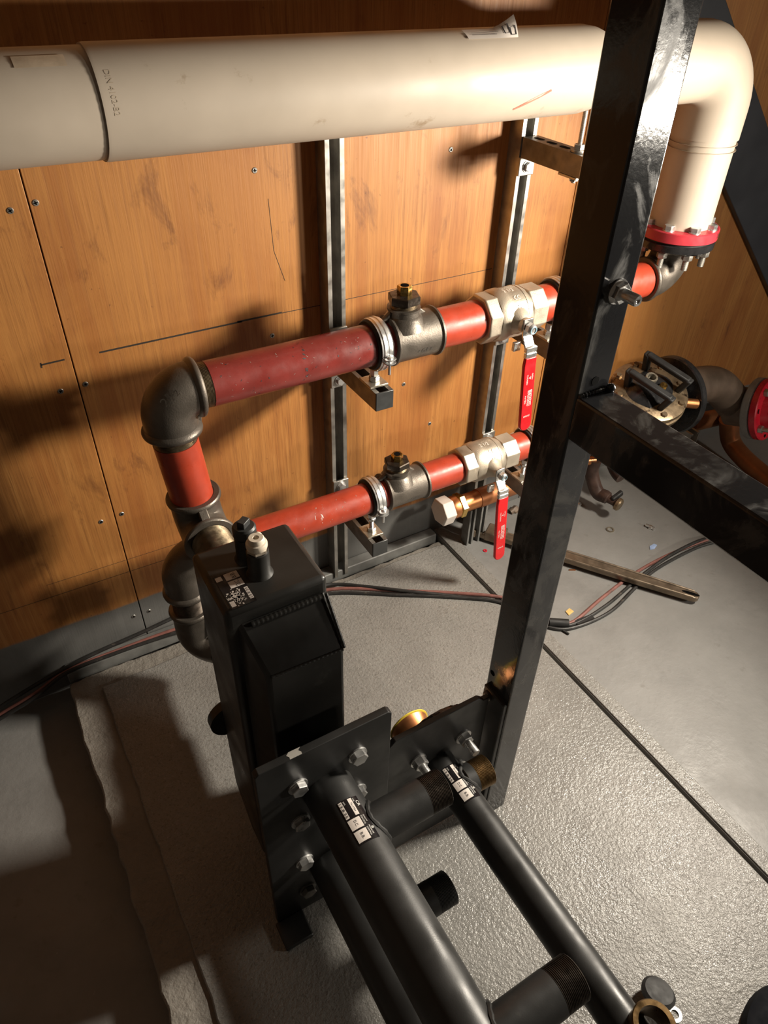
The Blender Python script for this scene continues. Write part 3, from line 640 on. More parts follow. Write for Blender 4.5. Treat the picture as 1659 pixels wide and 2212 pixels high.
# flat dark grey-blue strip set diagonally on the wall, far right
o = thing('diagonal_strip', 'dark diagonal strip on the wall behind the upright beige pipe', 'band', (2.0, -0.01, 0.85))
dv = V((0.737, 0, -0.676)); nv_ = V((0.676, 0, 0.737)); p0 = V((1.8652, -0.02, 0.9317)) - dv * 0.75
prism(q := B(), [p0, p0 + dv * 2.1, p0 + dv * 2.1 + nv_ * 0.175, p0 + nv_ * 0.175], (0, 0.0195, 0)); part('plate', q, 'dark_grey_blue', o, bevel=0.002)

# ================================================================= black vessel
BX0, BX1, BYB, BT = 0.163, 0.318, -0.547, 0.720
o = thing('hydraulic_vessel', 'tall black welded steel vessel on the plinth with two sockets on top', 'vessel', (0.245, -0.65, 0.03))
bm = B()
cs = [(BYB, 0.100), (BYB, BT), (-0.688, BT), (-0.688, 0.030), (-0.620, 0.030)]
prism(bm, [(BX0, y, z) for y, z in cs], (BX1 - BX0, 0, 0)); part('body', bm, 'vessel_black', o, bevel=0.009, segs=3)
bm = B()   # front box with sloping top and a chamfered left side
P = lambda x, y, z: bm.verts.new((x, y, z))
fr = [(0.195, -0.740), (0.316, -0.740), (0.3165, -0.680), (0.170, -0.680)]
lo_ = [P(x, y, 0.035) for x, y in fr]
hi = [P(0.195, -0.740, 0.626), P(0.316, -0.740, 0.620), P(0.314, -0.680, 0.702), P(0.176, -0.680, 0.702)]
bm.faces.new(lo_[::-1]); bm.faces.new(hi)
for i in range(4): bm.faces.new([lo_[i], lo_[(i + 1) % 4], hi[(i + 1) % 4], hi[i]])
part('front_box', bm, 'vessel_black', o, bevel=0.006, segs=3)
wl = B()
def bead(a, b, r, n):
    a, b = V(a), V(b); sweep(wl, [a + (b - a) * i / n for i in range(n + 1)], [r * (1 + 0.10 * math.sin(i * 1.7)) for i in range(n + 1)], 10)
bead((0.196, -0.694, 0.690), (0.306, -0.694, 0.692), 0.0042, 60); bead((0.200, -0.7405, 0.624), (0.313, -0.7405, 0.619), 0.0028, 60); bead((0.312, -0.692, 0.693), (0.3155, -0.7405, 0.621), 0.0026, 30)
part('weld_seam', wl, 'vessel_black', o)
for z in (0.378, 0.131):
    part('outlet_neck', cyl(B(), (0.2525, -0.735, z), (0.2525, -0.7865, z), 0.044, 36), 'vessel_black', o)
part('rear_disc', lathe(B(), (0.178, BYB - 0.004, 0.300), (0, 1, 0), [(0, 0.040), (0.018, 0.040), (0.022, 0.036), (0.022, 0)], 36), 'vessel_black', o)
for s, (x, y) in enumerate(((0.2335, -0.596), (0.2365, -0.634))):
    part('socket', lathe(B(), (x, y, BT - 0.002), (0, 0, 1), [(0, 0.0205), (0.004, 0.0185), (0.008, 0.0160), (0.044, 0.0160), (0.045, 0.0145)], 32), 'vessel_black', o)
    if s == 0:
        pg = part('square_plug', lathe(B(), (x, y, BT + 0.0435), (0, 0, 1), [(0, 0.0150), (0.002, 0.0170), (0.015, 0.0170), (0.018, 0.0145)], 32), 'cap_plastic', o, label='black plastic plug with square key')
        part('key', obox(B(), (x, y, BT + 0.0655), (0.8, 0.6, 0), (-0.6, 0.8, 0), (0, 0, 1), 0.0085, 0.006, 0.0055), 'cap_plastic', pg, bevel=0.0012)
    else:
        part('vent_collar', hexn(B(), (x, y, BT + 0.043), (0, 0, 1), 0.006, 0.0152), 'nickel', o)
        q = B(); prf = [(0, 0.0142), (0.003, 0.0152), (0.008, 0.0152), (0.010, 0.0142), (0.011, 0.012), (0.016, 0.0115), (0.018, 0.010), (0.018, 0.0046), (0.012, 0.004), (0.012, 0)]
        lathe(q, (x, y, BT + 0.0488), (0, 0, 1), prf, 32); part('vent_cap', q, 'white_plastic', o, label='cream plastic vent cap')
        part('cap_spout', cyl(B(), (x + 0.001, y + 0.003, BT + 0.0605), (x + 0.008, y + 0.0115, BT + 0.0605), 0.006, 16, bev=0.001), 'white_plastic', o)
SC = V((0.193, -0.648, BT))
st = part('maker_sticker', obox(B(), SC + V((0, 0, 0.0005)), (0.02, -1, 0), (1, 0.02, 0), (0, 0, 1), 0.0350, 0.0180, 0.0005), 'sticker_black', o, label='worn black and white sticker')
f = planemap(SC + V((0, 0, 0.0012)), (0.02, -1, 0), (1, 0.02, 0), (0, 0, 1)); q = B()
for a in ((-0.0335, -0.019, -0.004, 0.0160), (-0.016, -0.002, -0.004, 0.0160), (0.004, 0.029, 0.0115, 0.0170), (0.008, 0.016, -0.009, -0.001), (-0.032, -0.023, -0.0170, -0.008), (0.021, 0.032, -0.0165, -0.010)): patch(q, *a, f, 0, 1, 1)
part('white_fields', q, 'sticker_white', st)
q = B(); f3 = planemap(SC + V((0, 0, 0.0015)), (-0.02, 1, 0), (-1, -0.02, 0), (0, 0, 1))
text(q, 'B.B.', 0.0205, 0.032, -0.011, -0.005, f3); text(q, 'D.C.', 0.0035, 0.015, -0.011, -0.005, f3); text(q, '13 8 25', -0.027, -0.006, -0.0160, -0.0125, f3); part('sticker_print', q, 'ink', st)
q = B()
for i in range(110):
    a, b = random.gauss(0.016, 0.008), random.gauss(-0.004, 0.006)
    if -0.034 < a < 0.034 and -0.017 < b < 0.017: s_ = random.uniform(0.0006, 0.0019); patch(q, a - s_, a + s_, b - s_ * 0.7, b + s_ * 0.7, f, 0.0001, 1, 1)
w_ = part('sticker_wear', q, 'sticker_white', st); w_['kind'] = 'stuff'

# ================================================================= manifolds
def hexbolt(parent, x, z, y, stud=0.0, mat='zinc'):
    q = B(); lathe(q, (x, y, z), (0, -1, 0), [(0, 0.0165), (0.0028, 0.0165), (0.0028, 0.0)], 28)
    h = part('washer', q, mat, parent)
    q = hexn(B(), (x, y - 0.0028, z), (0, -1, 0), 0.0125 if stud else 0.0095, 0.0138, ref=(random.uniform(-1, 1), 0, 1)); part('nut' if stud else 'bolt_head', q, mat, parent)
    if stud: part('stud', thread((x, y - 0.015, z), (0, -1, 0), stud, 0.0082, 0.0022, 0.0010, seg=18), mat, parent)
def stub(parent, x0, x1, y, z, r, tl, tmat, body='powder_black'):
    s = part('outlet_stub', lathe(B(), (x0, y, z), (1, 0, 0), [(0, r), (x1 - x0 - tl, r)], 40, caps=False), body, parent)
    part('outlet_thread', thread((x1 - tl, y, z), (1, 0, 0), tl, r - 0.0003, hollow=r - 0.006), tmat, s)
    return s
def saddle(parent, x, y, z, r, rm):
    wd_ = B(); pts = []
    for i in range(41):
        a = 2 * PI * i / 40; dy, dz = r * math.cos(a), r * math.sin(a); pts.append((x + math.sqrt(max(0, rm * rm - dz * dz)), y + dy, z + dz))
    sweep(wd_, pts, [0.0042 + 0.0008 * math.sin(i * 2.1) for i in range(41)], 8, False); part('weld_bead', wd_, 'powder_black', parent)
def maker_label(parent, xc, zc, r, y0, tilt):
    """black maker label wrapped over a tube along y; print runs towards -y with its head to +x"""
    Lu, Lv = 0.073, 0.0345
    up, ac = V((math.sin(tilt), 0, math.cos(tilt))), V((math.cos(tilt), 0, -math.sin(tilt)))
    cm = cylmap((xc, y0, zc), (0, -1, 0), up, ac, r)
    f = lambda u, v, h: cm(u * Lu, (v - 0.5) * Lv, h)
    s = part('maker_label', patch(B(), 0, 1, 0, 1, f, 0.0003, 1, 12), 'sticker_black', parent, label='black and white printed label')
    q = B()
    for a in ((.02, .41, .03, .20), (.02, .41, .48, .67), (.45, .68, .02, .59), (.72, .96, .02, .59)): patch(q, *a, f, 0.0006, 1, 6)
    part('white_fields', q, 'sticker_white', s)
    q = B(); text(q, '13.8.25', .05, .38, .06, .17, f, 0.0009); text(q, '7614794', .12, .33, .53, .61, f, 0.0009); text(q, 'D.C.', .50, .63, .26, .38, f, 0.0009); text(q, 'B.B.', .78, .91, .26, .38, f, 0.0009); part('field_print', q, 'ink', s)
    q = B(); text(q, 'CR', .11, .24, .80, .95, f, 0.0008); text(q, 'TYPE', .04, .12, .70, .76, f, 0.0008); text(q, 'DATE', .04, .12, .25, .31, f, 0.0008)
    text(q, 'QUALITY', .45, .61, .76, .83, f, 0.0008); text(q, 'CONTROL', .45, .66, .64, .71, f, 0.0008); text(q, 'PRESSURE', .70, .90, .76, .82, f, 0.0008); text(q, 'CONTROL', .72, .92, .64, .71, f, 0.0008); text(q, 'B', .74, .79, .85, .97, f, 0.0008)
    part('label_print', q, 'ink_white', s)
o = thing('pipe_manifold', 'black twin tube manifold with bolted end plate, largest tube in front', 'manifold', (0.2525, -0.80, 0.0))
AY = -0.800
pts = [(0.139, 0.001), (0.139, 0.499), (0.145, 0.505), (0.360, 0.505), (0.366, 0.499), (0.366, 0.001)]
part('end_plate', prism(B(), [(x, AY, z) for x, z in pts], (0, 0.013, 0)), 'powder_black', o, bevel=0.0012)
part('foot', box(B(), 0.133, 0.187, -0.852, AY, 0.0, 0.010), 'powder_black', o, bevel=0.003)
q = B(); patch(q, 0.194, 0.213, -0.7995, -0.7875, lambda u, v, h: V((u + 0.003 * math.sin(v * 900), v, 0.5053)), 0, 3, 3); part('paint_chip', q, 'pale_scuff', o)
for x, z in ((0.2019, 0.4283), (0.3047, 0.4323), (0.2008, 0.3246), (0.3047, 0.3250), (0.201, 0.1859), (0.2019, 0.0765), (0.3047, 0.186), (0.3047, 0.0765)): hexbolt(o, x, z, AY, mat='zinc' if z > 0.15 else 'zinc_dark')
MX, MZ, MR = 0.2525, 0.378, 0.0412
part('upper_tube', pipe(B(), (MX, AY, MZ), (MX, -1.60, MZ), MR), 'powder_black', o)
part('lower_tube', pipe(B(), (MX, AY, 0.131), (MX, -1.60, 0.131), 0.041), 'powder_black', o)
for y in (-0.888, -1.197):
    stub(o, MX + 0.03, 0.413, y, MZ, 0.0305, 0.038, 'thread_dark'); saddle(o, MX, y, MZ, 0.0325, MR)
stub(o, MX + 0.03, 0.412, -0.944, 0.131, 0.0300, 0.036, 'powder_black'); saddle(o, MX, -0.944, 0.131, 0.032, 0.041)
stub(o, MX + 0.03, 0.412, -1.25, 0.131, 0.0300, 0.036, 'powder_black')
maker_label(o, MX, MZ, MR, -0.8500, 0.16)

o = thing('return_manifold', 'slimmer black tube manifold bolted to the plate beside the post', 'manifold', (0.482, -0.79, 0.0))
BY = -0.790
pts = [(0.371, 0.008), (0.371, 0.383), (0.383, 0.395), (0.555, 0.395), (0.566, 0.384), (0.578, 0.384), (0.578, 0.008)]
part('end_plate', prism(B(), [(x, BY, z) for x, z in pts], (0, 0.010, 0)), 'powder_black', o, bevel=0.0012)
TX, TZ, TR = 0.482, 0.250, 0.0305
for x, z in ((0.4333, 0.2989), (0.5304, 0.3003)): hexbolt(o, x, z, BY, 0.026)
for x, z in ((0.4333, 0.2010), (0.5304, 0.2010)): hexbolt(o, x, z, BY)
part('tube', pipe(B(), (TX, BY, TZ), (TX, -1.300, TZ), TR), 'powder_black', o)
part('tube_cap', lathe(B(), (TX, -1.298, TZ), (0, -1, 0), [(0, TR), (0.006, TR * 0.9), (0.010, TR * 0.6), (0.012, 0)], 40), 'powder_black', o)
stub(o, TX + 0.02, 0.553, -0.8435, TZ, 0.0285, 0.034, 'thread_bronze'); saddle(o, TX, -0.8435, TZ, 0.0290, TR)
maker_label(o, TX, TZ, TR, -0.8165, 0.08)
part('end_socket', lathe(B(), (0.497, -1.283, TZ + 0.01), (0, 0, 1), [(0, 0.030), (0.043, 0.030), (0.045, 0.0285), (0.045, 0.0215), (0.005, 0.0205)], 40, caps=False), 'thread_bronze', o, label='open zinc socket')
# post and beam of the frame
o = thing('steel_frame', 'glossy black square post with a beam running towards the viewer', 'frame', (0.623, -0.789, 0.0))
bm = B(); prism(bm, [(0.598, -0.8215, 0.0), (0.6505, -0.8215, 0.0), (0.6505, -0.7575, 0.0), (0.598, -0.7575, 0.0)], (0, 0, 2.2))
for v in bm.verts: v.co.x += -0.0045 * v.co.z
part('post', bm, 'frame_paint', o, bevel=0.003)
part('beam', box(B(), 0.594, 0.647, -2.3, -0.8205, 0.945, 1.005), 'frame_paint', o, bevel=0.003)
wl = B(); pts = [V((0.596 + 0.05 * i / 30, -0.823, 1.006)) for i in range(31)]; sweep(wl, pts, [0.0028 + 0.0010 * math.sin(i * 2.2) for i in range(31)], 8); part('weld_seam', wl, 'frame_paint', o)
part('weld_nub', lathe(B(), (0.643, -0.826, 1.002), (0, -0.25, 1), [(0, 0.006), (0.009, 0.0058), (0.012, 0.003), (0.013, 0)], 16), 'frame_paint', o)
for x, y, z, d in ((0.6195, -0.8217, 1.0215, (0, -1, 0)), (0.5962, -0.769, 0.418, (-1, 0, 0))): part('bolt_hole', lathe(B(), (x, y, z), d, [(0, 0.0058), (0.0004, 0.0058)], 20), 'black_gap', o)
q = hexn(B(), (0.6205, -0.8217, 1.133), (0, -1, 0), 0.010, 0.0125, ref=(0.3, 0, 1)); lathe(q, (0.6205, -0.8217, 1.133), (0, -1, 0), [(0, 0.0145), (0.002, 0.0145)], 24); part('nut', q, 'chrome', o)
part('stud', lathe(B(), (0.6205, -0.831, 1.133), (0, -1, 0), [(0, 0.0068), (0.020, 0.0068), (0.022, 0.0058), (0.022, 0.003), (0.019, 0)], 20), 'chrome', o)
part('side_angle', box(B(), 0.588, 0.5978, -0.8185, -0.762, 0.006, 0.384), 'powder_black', o, bevel=0.002)
q = lathe(B(), (0.588, -0.776, 0.366), (-1, 0, 0), [(0, 0.010), (0.0035, 0.010), (0.006, 0.0075), (0.006, 0)], 24); part('angle_bolt', q, 'zinc_dark', o)

# copper adaptor and tarred flange on the far side of the smaller plate
o = thing('copper_adaptor', 'copper pipe end with yellow rim showing behind the smaller black plate', 'pipe end', (0.482, -0.78, 0.25))
cx, cz = 0.472, 0.262
part('copper_cup', lathe(B(), (cx, -0.772, cz), (0, 1, 0), [(0, 0.030), (0.048, 0.030), (0.060, 0.036), (0.070, 0.039), (0.070, 0.036), (0.05, 0.026), (0.05, 0)], 44), 'copper', o)
part('yellow_rim', lathe(B(), (cx, -0.7035, cz), (0, 1, 0), [(0, 0.0385), (0.001, 0.0412), (0.003, 0.0412), (0.004, 0.0390), (0.003, 0.0360)], 44, caps=False), 'yellow', o)
q = B(); lathe(q, (0.492, -0.7795, cz + 0.022), (0, 1, 0), [(0, 0.078), (0.004, 0.084), (0.020, 0.083), (0.027, 0.070), (0.028, 0)], 60)
for v in q.verts: v.co += V((random.uniform(-1, 1), random.uniform(0, 1), random.uniform(-1, 1))) * 0.0018
part('tarred_flange', q, 'gloss_dark', o, ang=60)
for a in (0.6, 1.35, 2.3): part('flange_nut', hexn(B(), (0.482 + 0.068 * math.cos(a), -0.7795, cz + 0.069 * math.sin(a)), (0, 1, 0), 0.013, 0.0125), 'zinc', o)

# ================================================================= low copper line by the wall foot
CY, CZ = -0.10, 0.165
o = thing('capped_copper_pipe', 'copper pipe with worn white hex cap and brass nuts below lower valve', 'pipe', (0.98, CY, CZ))
part('copper_tube', pipe(B(), (1.02, CY, CZ), (1.30, CY, CZ), 0.0265), 'copper', o)
part('tube_end_wrap', cyl(B(), (1.085, CY, CZ), (1.31, CY, CZ), 0.0285, 32), 'copper_dull', o)
part('hex_cap', lathe(B(), (0.950, CY, CZ), (1, 0, 0), [(0, 0.036), (0.003, 0.0415), (0.036, 0.0415), (0.040, 0.034)], 6, rot=0.35), 'paper', o, bevel=0.0015, label='scuffed pale hex cap')
part('brass_ring', lathe(B(), (0.990, CY, CZ), (1, 0, 0), [(0, 0.031), (0.006, 0.033), (0.020, 0.033), (0.024, 0.029)], 36), 'copper', o)
part('brass_nut', lathe(B(), (1.012, CY, CZ), (1, 0, 0), [(0, 0.033), (0.003, 0.0365), (0.018, 0.0365), (0.021, 0.033)], 6, rot=0.2), 'brass', o)
for x in (1.071, 1.112):
    b_ = B(); channel(b_, (x, CY + 0.02, 0.0), V((0, 0, 1)), V((1, 0, 0)), V((0, -1, 0)), CZ - 0.030, w=0.022, d=0.030, lip=0.006)
    solo('pipe_support', b_, 'grey_paint', 'grey upright channel under the copper pipe, %s of two' % ('nearer the plinth' if x < 1.09 else 'farther from the plinth'), 'support', (x, CY, 0.0), 'pipe supports')

# ================================================================= plant on the right, behind the beam
o = thing('strainer_valve', 'brown cast bronze strainer with black handles and a black flange', 'strainer', (1.56, -0.21, 0.36))
dc = V((1.545, -0.225, 0.462)); dn = V((-0.16, -0.30, 0.94)).normalized()
part('cast_body', lathe(B(), dc - dn * 0.17, dn, [(0, 0.05), (0.04, 0.078), (0.10, 0.092), (0.128, 0.098), (0.130, 0.108), (0.146, 0.110), (0.148, 0.100), (0.156, 0.108), (0.168, 0.108), (0.172, 0.100), (0.176, 0.06), (0.180, 0)], 44), 'bronze', o)
_, da, db = frame(dn, (0.25, -1, 0))
for i in range(8):
    a = 2 * PI * (i + .3) / 8; q = hexn(B(), dc + (da * math.cos(a) + db * math.sin(a)) * 0.092 - dn * 0.003, dn, 0.012, 0.0085); part('cover_bolt', q, 'bronze', o)
for off in (-0.035, 0.055):      # black bar handles
    c1 = dc + db * off + da * 0.004
    q = B(); obox(q, c1 + dn * 0.052, da, db, dn, 0.068, 0.010, 0.008)
    for s in (-1, 1): obox(q, c1 + da * s * 0.060 + dn * 0.026, (dn * 1.0 + da * 0.25 * s), db, da, 0.032, 0.011, 0.009)
    part('handle', q, 'rubber', o, bevel=0.004, label='black moulded handle')
part('test_port', lathe(B(), dc + da * -0.012 + db * 0.006, dn, [(0, 0.012), (0.030, 0.012), (0.031, 0.0165), (0.040, 0.0165), (0.040, 0.0115), (0.01, 0.011)], 28, caps=False), 'washer_steel', o)
part('brass_bleed', hexn(B(), dc + da * 0.026 + db * 0.010, dn, 0.036, 0.011, n=8), 'brass', o)
part('side_plug', cyl(B(), dc + V((0.085, -0.055, -0.035)), dc + V((0.125, -0.075, -0.04)), 0.014, 20, bev=0.002), 'copper', o)
part('neck', lathe(B(), (1.47, PY, LZ), (1, 0, 0), [(0, 0.055), (0.03, 0.085), (0.10, 0.095), (0.17, 0.075), (0.21, 0.065)], 40), 'gloss_dark', o)
part('flange_disc', lathe(B(), (1.672, PY, LZ), (1, 0, 0), [(0, 0.060), (0, 0.110), (0.003, 0.114), (0.018, 0.114), (0.021, 0.110), (0.022, 0.060)], 52), 'gloss_dark', o)
part('drain_body', sweep(B(), bend((1.60, -0.13, 0.30), (1.60, -0.14, 0.13), (1.615, -0.30, 0.10), 0.055, 10), 0.033, 24), 'rust_dark', o)
o = thing('drain_cock', 'small brown drain cock with black lever above the floor behind post', 'valve', (1.60, -0.2, 0.0))
a0 = px(1278, 1020, y=-0.13); a1 = px(1290, 1062, y=-0.16); a2 = px(1345, 1095, y=-0.25)
part('elbow', sweep(B(), smooth([a0 + V((0, 0, 0.05)), a0, a1, a1 + (a2 - a1) * 0.35], 6), 0.0215, 24), 'rust_dark', o)
d_ = (a2 - a1).normalized()
part('cock_body', lathe(B(), a1 + d_ * 0.020, d_, [(0, 0.016), (0.004, 0.020), (0.020, 0.020), (0.024, 0.014), (0.045, 0.013), (0.050, 0.017)], 24), 'rust_dark', o)
part('cap', lathe(B(), a1 + d_ * 0.070, d_, [(0, 0.016), (0.003, 0.021), (0.012, 0.021), (0.016, 0.017), (0.017, 0)], 24), 'bronze', o)
part('lever', obox(B(), a1 + d_ * 0.055 + V((0.012, -0.004, 0.016)), (1, 0.05, 0.35), (0, 1, 0), (-0.35, 0, 1), 0.022, 0.007, 0.009), 'rubber', o, bevel=0.004)
part('pipe_stub', cyl(B(), a0 + V((-0.05, 0.02, 0.045)), a0 + V((0.0, 0.0, 0.045)), 0.014, 20), 'copper', o)
# rubber elbow with hose clip and the red flange
o = thing('brown_pipe_elbow', 'dirty brown pipe elbow with a wire hose clip behind the beam', 'elbow', (1.80, PY, 0.38))
fd = V((0.20, -0.93, 0.30)).normalized(); fc = px(1648, 884, y=-0.30)
E0, E1, E2 = V((1.69, PY, LZ)), fc - fd * 0.17, fc - fd * 0.03
part('elbow_pipe', sweep(B(), smooth([E0, V((1.80, PY + 0.005, LZ)), V((1.90, PY + 0.0, LZ - 0.03)), E2 - fd * 0.05, E2], 8), 0.054, 36), 'rust_pipe', o)
part('sleeve', lathe(B(), E2 - fd * 0.075, fd, [(0, 0.058), (0.003, 0.0625), (0.080, 0.0625), (0.084, 0.058)], 36), 'rust_pipe', o)
part('hose_clip', lathe(B(), (1.722, PY, LZ), (1, 0, 0), [(0, 0.057), (0, 0.063), (0.006, 0.066), (0.016, 0.066), (0.020, 0.063), (0.020, 0.057)], 40, caps=False), 'washer_steel', o)
q = B(); obox(q, (1.732, PY - 0.058, LZ - 0.045), (1, 0, 0), (0, 1, 0), (0, 0, 1), 0.013, 0.012, 0.006); cyl(q, (1.732, PY - 0.062, LZ - 0.085), (1.732, PY - 0.062, LZ - 0.030), 0.004, 10); part('clip_screw', q, 'washer_steel', o, bevel=0.002)
o = thing('red_flange', 'bright red flange with grey gasket at the right edge of the photo', 'flange', E2)
part('gasket', lathe(B(), fc - fd * 0.030, fd, [(0, 0.055), (0, 0.092), (0.004, 0.096), (0.022, 0.096), (0.024, 0.09)], 48), 'gasket_grey', o)
part('flange_plate', lathe(B(), fc - fd * 0.004, fd, [(0, 0.092), (0.003, 0.0955), (0.020, 0.0955), (0.023, 0.092), (0.024, 0.066), (0.070, 0.052), (0.20, 0.050)], 48), 'bright_red', o)
_, fa, fb = frame(fd, (0, 0, 1))
for i in range(4):
    a = 2 * PI * (i + 0.32) / 4; p_ = fc + (fa * math.cos(a) + fb * math.sin(a)) * 0.078 + fd * 0.019
    q = hexn(B(), p_, fd, 0.012, 0.013); lathe(q, p_ + fd * 0.012, fd, [(0, 0.007), (0.018, 0.007)], 16); part('flange_bolt', q, 'galvanised', o)
    a += PI / 4; p_ = fc + (fa * math.cos(a) + fb * math.sin(a)) * 0.078 + fd * 0.0192; part('bolt_hole', lathe(B(), p_, fd, [(0, 0.008), (0.0004, 0.008)], 18), 'black_gap', o)
# copper run near the floor
o = thing('copper_bend', 'orange copper pipe bending along the floor under the red flange', 'pipe', (2.0, -0.2, 0.0))
c1, c2 = px(1490, 915, y=-0.10), px(1600, 890, y=-0.10)
part('upper_run', cyl(B(), c1, c1 + (c2 - c1) * 1.3, 0.030, 28), 'copper_dull', o)
part('bent_run', sweep(B(), smooth([px(1575, 905, y=-0.16), px(1578, 950, z=0.08), px(1602, 985, z=0.055), px(1650, 1028, z=0.045), px(1720, 1085, z=0.045)], 8), 0.032, 28), 'copper_dull', o)
b_ = B(); cpt = px(1500, 925, y=-0.14); channel(b_, (cpt.x - 0.015, -0.02, cpt.z - 0.045), V((0, -1, 0)), V((1, 0, 0)), V((0, 0, 1)), 0.14); 
solo('strut_offcut', b_, 'galvanised', 'galvanised channel end sticking out beside the black flange', 'channel', (cpt.x, -0.02, cpt.z - 0.045))

# ================================================================= cables along the floor
def cable(pts, r, mat, label, extra=None):
    pts = [V(p) for p in pts]; return solo('cable', sweep(B(), smooth(pts, 8), r, 10), mat, label, 'cable', pts[0], 'cables on the floor')
def P0(u, v, r): return px(u, v, z=r)
lw = lambda u, v: px(u, v, y=-0.028)
def run(off, r, kind):
    L = [V((-0.60, -0.16 + off, -0.07 + r)), V((-0.30, -0.055 + off, -0.04 + r)), V((-0.16, -0.048 + off, 0.0 + r)), V((-0.075, -0.030 + off * .5, 0.017 + r)), V((0.05, -0.026 + off * .6, 0.017 + r)), V((0.20, -0.030 + off, 0.018 + r)), V((0.35, -0.045 + off, 0.014 + r)), V((0.50, -0.060 + off * 1.2, 0.003 + r))]
    return L
def tail(du, dv, r): 
    return [P0(u + du * k, v + dv * k, r) for u, v, k in ((725, 1272, 1), (860, 1276, 1), (980, 1281, 1), (1090, 1292, 1), (1150, 1325, .6), (1200, 1347, .3))]
R5 = 0.0048
cable(run(0.0, R5, 0) + tail(0, 0, R5) + [P0(1240, 1342, R5), P0(1300, 1292, R5), P0(1372, 1238, R5), P0(1450, 1196, R5), P0(1540, 1162, R5), P0(1640, 1130, R5)], R5, 'cable_red', 'dull red cable along wall foot, under the wrench, to the right')
cable(run(-0.011, R5, 0) + tail(-2, 9, R5) + [P0(1245, 1346, R5), P0(1312, 1306, R5), P0(1378, 1250, R5), P0(1440, 1204, R5 * 2.5), P0(1500, 1172, R5 * 2.5), P0(1545, 1157, R5), P0(1640, 1120, R5)], R5, 'cable_black', 'black cable lying beside the red cable nearer the wrench head')
cable([V((-0.60, -0.13, -0.065)), V((-0.30, -0.040, -0.03)), V((-0.16, -0.034, 0.015)), V((-0.02, -0.020, 0.032)), V((0.12, -0.014, 0.040)), V((0.26, -0.012, 0.052)), V((0.42, -0.02, 0.045)), V((0.55, -0.055, 0.02)), P0(725, 1262, R5), P0(800, 1268, R5 * 2), P0(880, 1277, R5 * 3), P0(985, 1288, R5), P0(1085, 1302, R5), P0(1140, 1335, R5), P0(1200, 1358, R5), P0(1252, 1352, R5), P0(1320, 1320, R5), P0(1374, 1268, R5), P0(1420, 1228, R5), P0(1500, 1185, R5), P0(1560, 1166, R5), P0(1640, 1140, R5)], R5, 'cable_black', 'outer black cable making the widest curve around the wrench')
q = B(); cyl(q, P0(1186, 1344, 0.012), P0(1228, 1347, 0.012), 0.012, 14); obox(q, P0(1262, 1339, 0.006), (1, -0.1, 0), (0.1, 1, 0), (0, 0, 1), 0.028, 0.008, 0.003); obox(q, P0(1215, 1361, 0.004), (0.3, -1, 0), (1, 0.3, 0), (0, 0, 1), 0.020, 0.002, 0.002)
solo('tape_wrap', q, 'rubber', 'torn black tape wrapped round the cables beside the post', 'tape', P0(1200, 1350, 0.0))

# pipe wrench
w0, w1 = px(1085, 1158, z=0.0245), px(1512, 1291, z=0.0225)
o = thing('pipe_wrench', 'steel pipe wrench lying on the floor behind the post', 'wrench', w0 - V((0, 0, 0.0245)))
d_ = (w1 - w0).normalized(); sd = V((0, 0, 1)).cross(d_).normalized(); L = (w1 - w0).length; up = d_.cross(sd) * -1
hw = lambda t_: 0.0155 + 0.004 * math.sin(t_ * PI)
q = B(); pts = []
for i in range(13): t_ = i / 12; pts.append(w0 + d_ * (L * t_ * 0.965) + sd * hw(t_))
pts += [w0 + d_ * (L * 0.965) + sd * 0.0155 * math.cos(a) + d_ * 0.018 * math.sin(a) for a in [i * PI / 8 for i in range(1, 8)]]
for i in range(12, -1, -1): t_ = i / 12; pts.append(w0 + d_ * (L * t_ * 0.965) - sd * hw(t_))
prism(q, [p_ - V((0, 0, 0.011)) for p_ in pts], (0, 0, 0.016)); part('handle_web', q, 'tool_steel', o, bevel=0.002)
for s in (-1, 1):
    q = B(); sweep(q, [w0 + d_ * (L * i / 14 * 0.97) + sd * s * (hw(i / 14) - 0.003) + V((0, 0, 0.004)) for i in range(15)], 0.0045, 10); part('handle_edge', q, 'tool_steel', o)
q = B(); ec = w0 + d_ * (L * 0.955) + V((0, 0, 0.0056)); pts = [ec + d_ * 0.024 * math.cos(a) + sd * 0.0052 * math.sin(a) for a in [i * PI / 8 for i in range(16)]]; prism(q, pts, (0, 0, 0.0006)); part('hanging_slot', q, 'black_gap', o)
q = B(); obox(q, w0 - d_ * 0.02, d_, sd, (0, 0, 1), 0.030, 0.026, 0.016); part('housing', q, 'tool_steel', o, bevel=0.004)
q = B(); jb = w0 - d_ * 0.075; prism(q, [jb - sd * 0.03 - d_ * 0.0, jb + sd * 0.035, jb + sd * 0.035 - d_ * 0.022, jb - sd * 0.005 - d_ * 0.026, jb - sd * 0.036 - d_ * 0.014], (0, 0, 0.026)); obox(q, w0 - d_ * 0.045 - sd * 0.016 + V((0, 0, 0.008)), d_, sd, (0, 0, 1), 0.05, 0.009, 0.008)
for v in q.verts: v.co.z -= 0.012
part('hook_jaw', q, 'tool_steel', o, bevel=0.002)

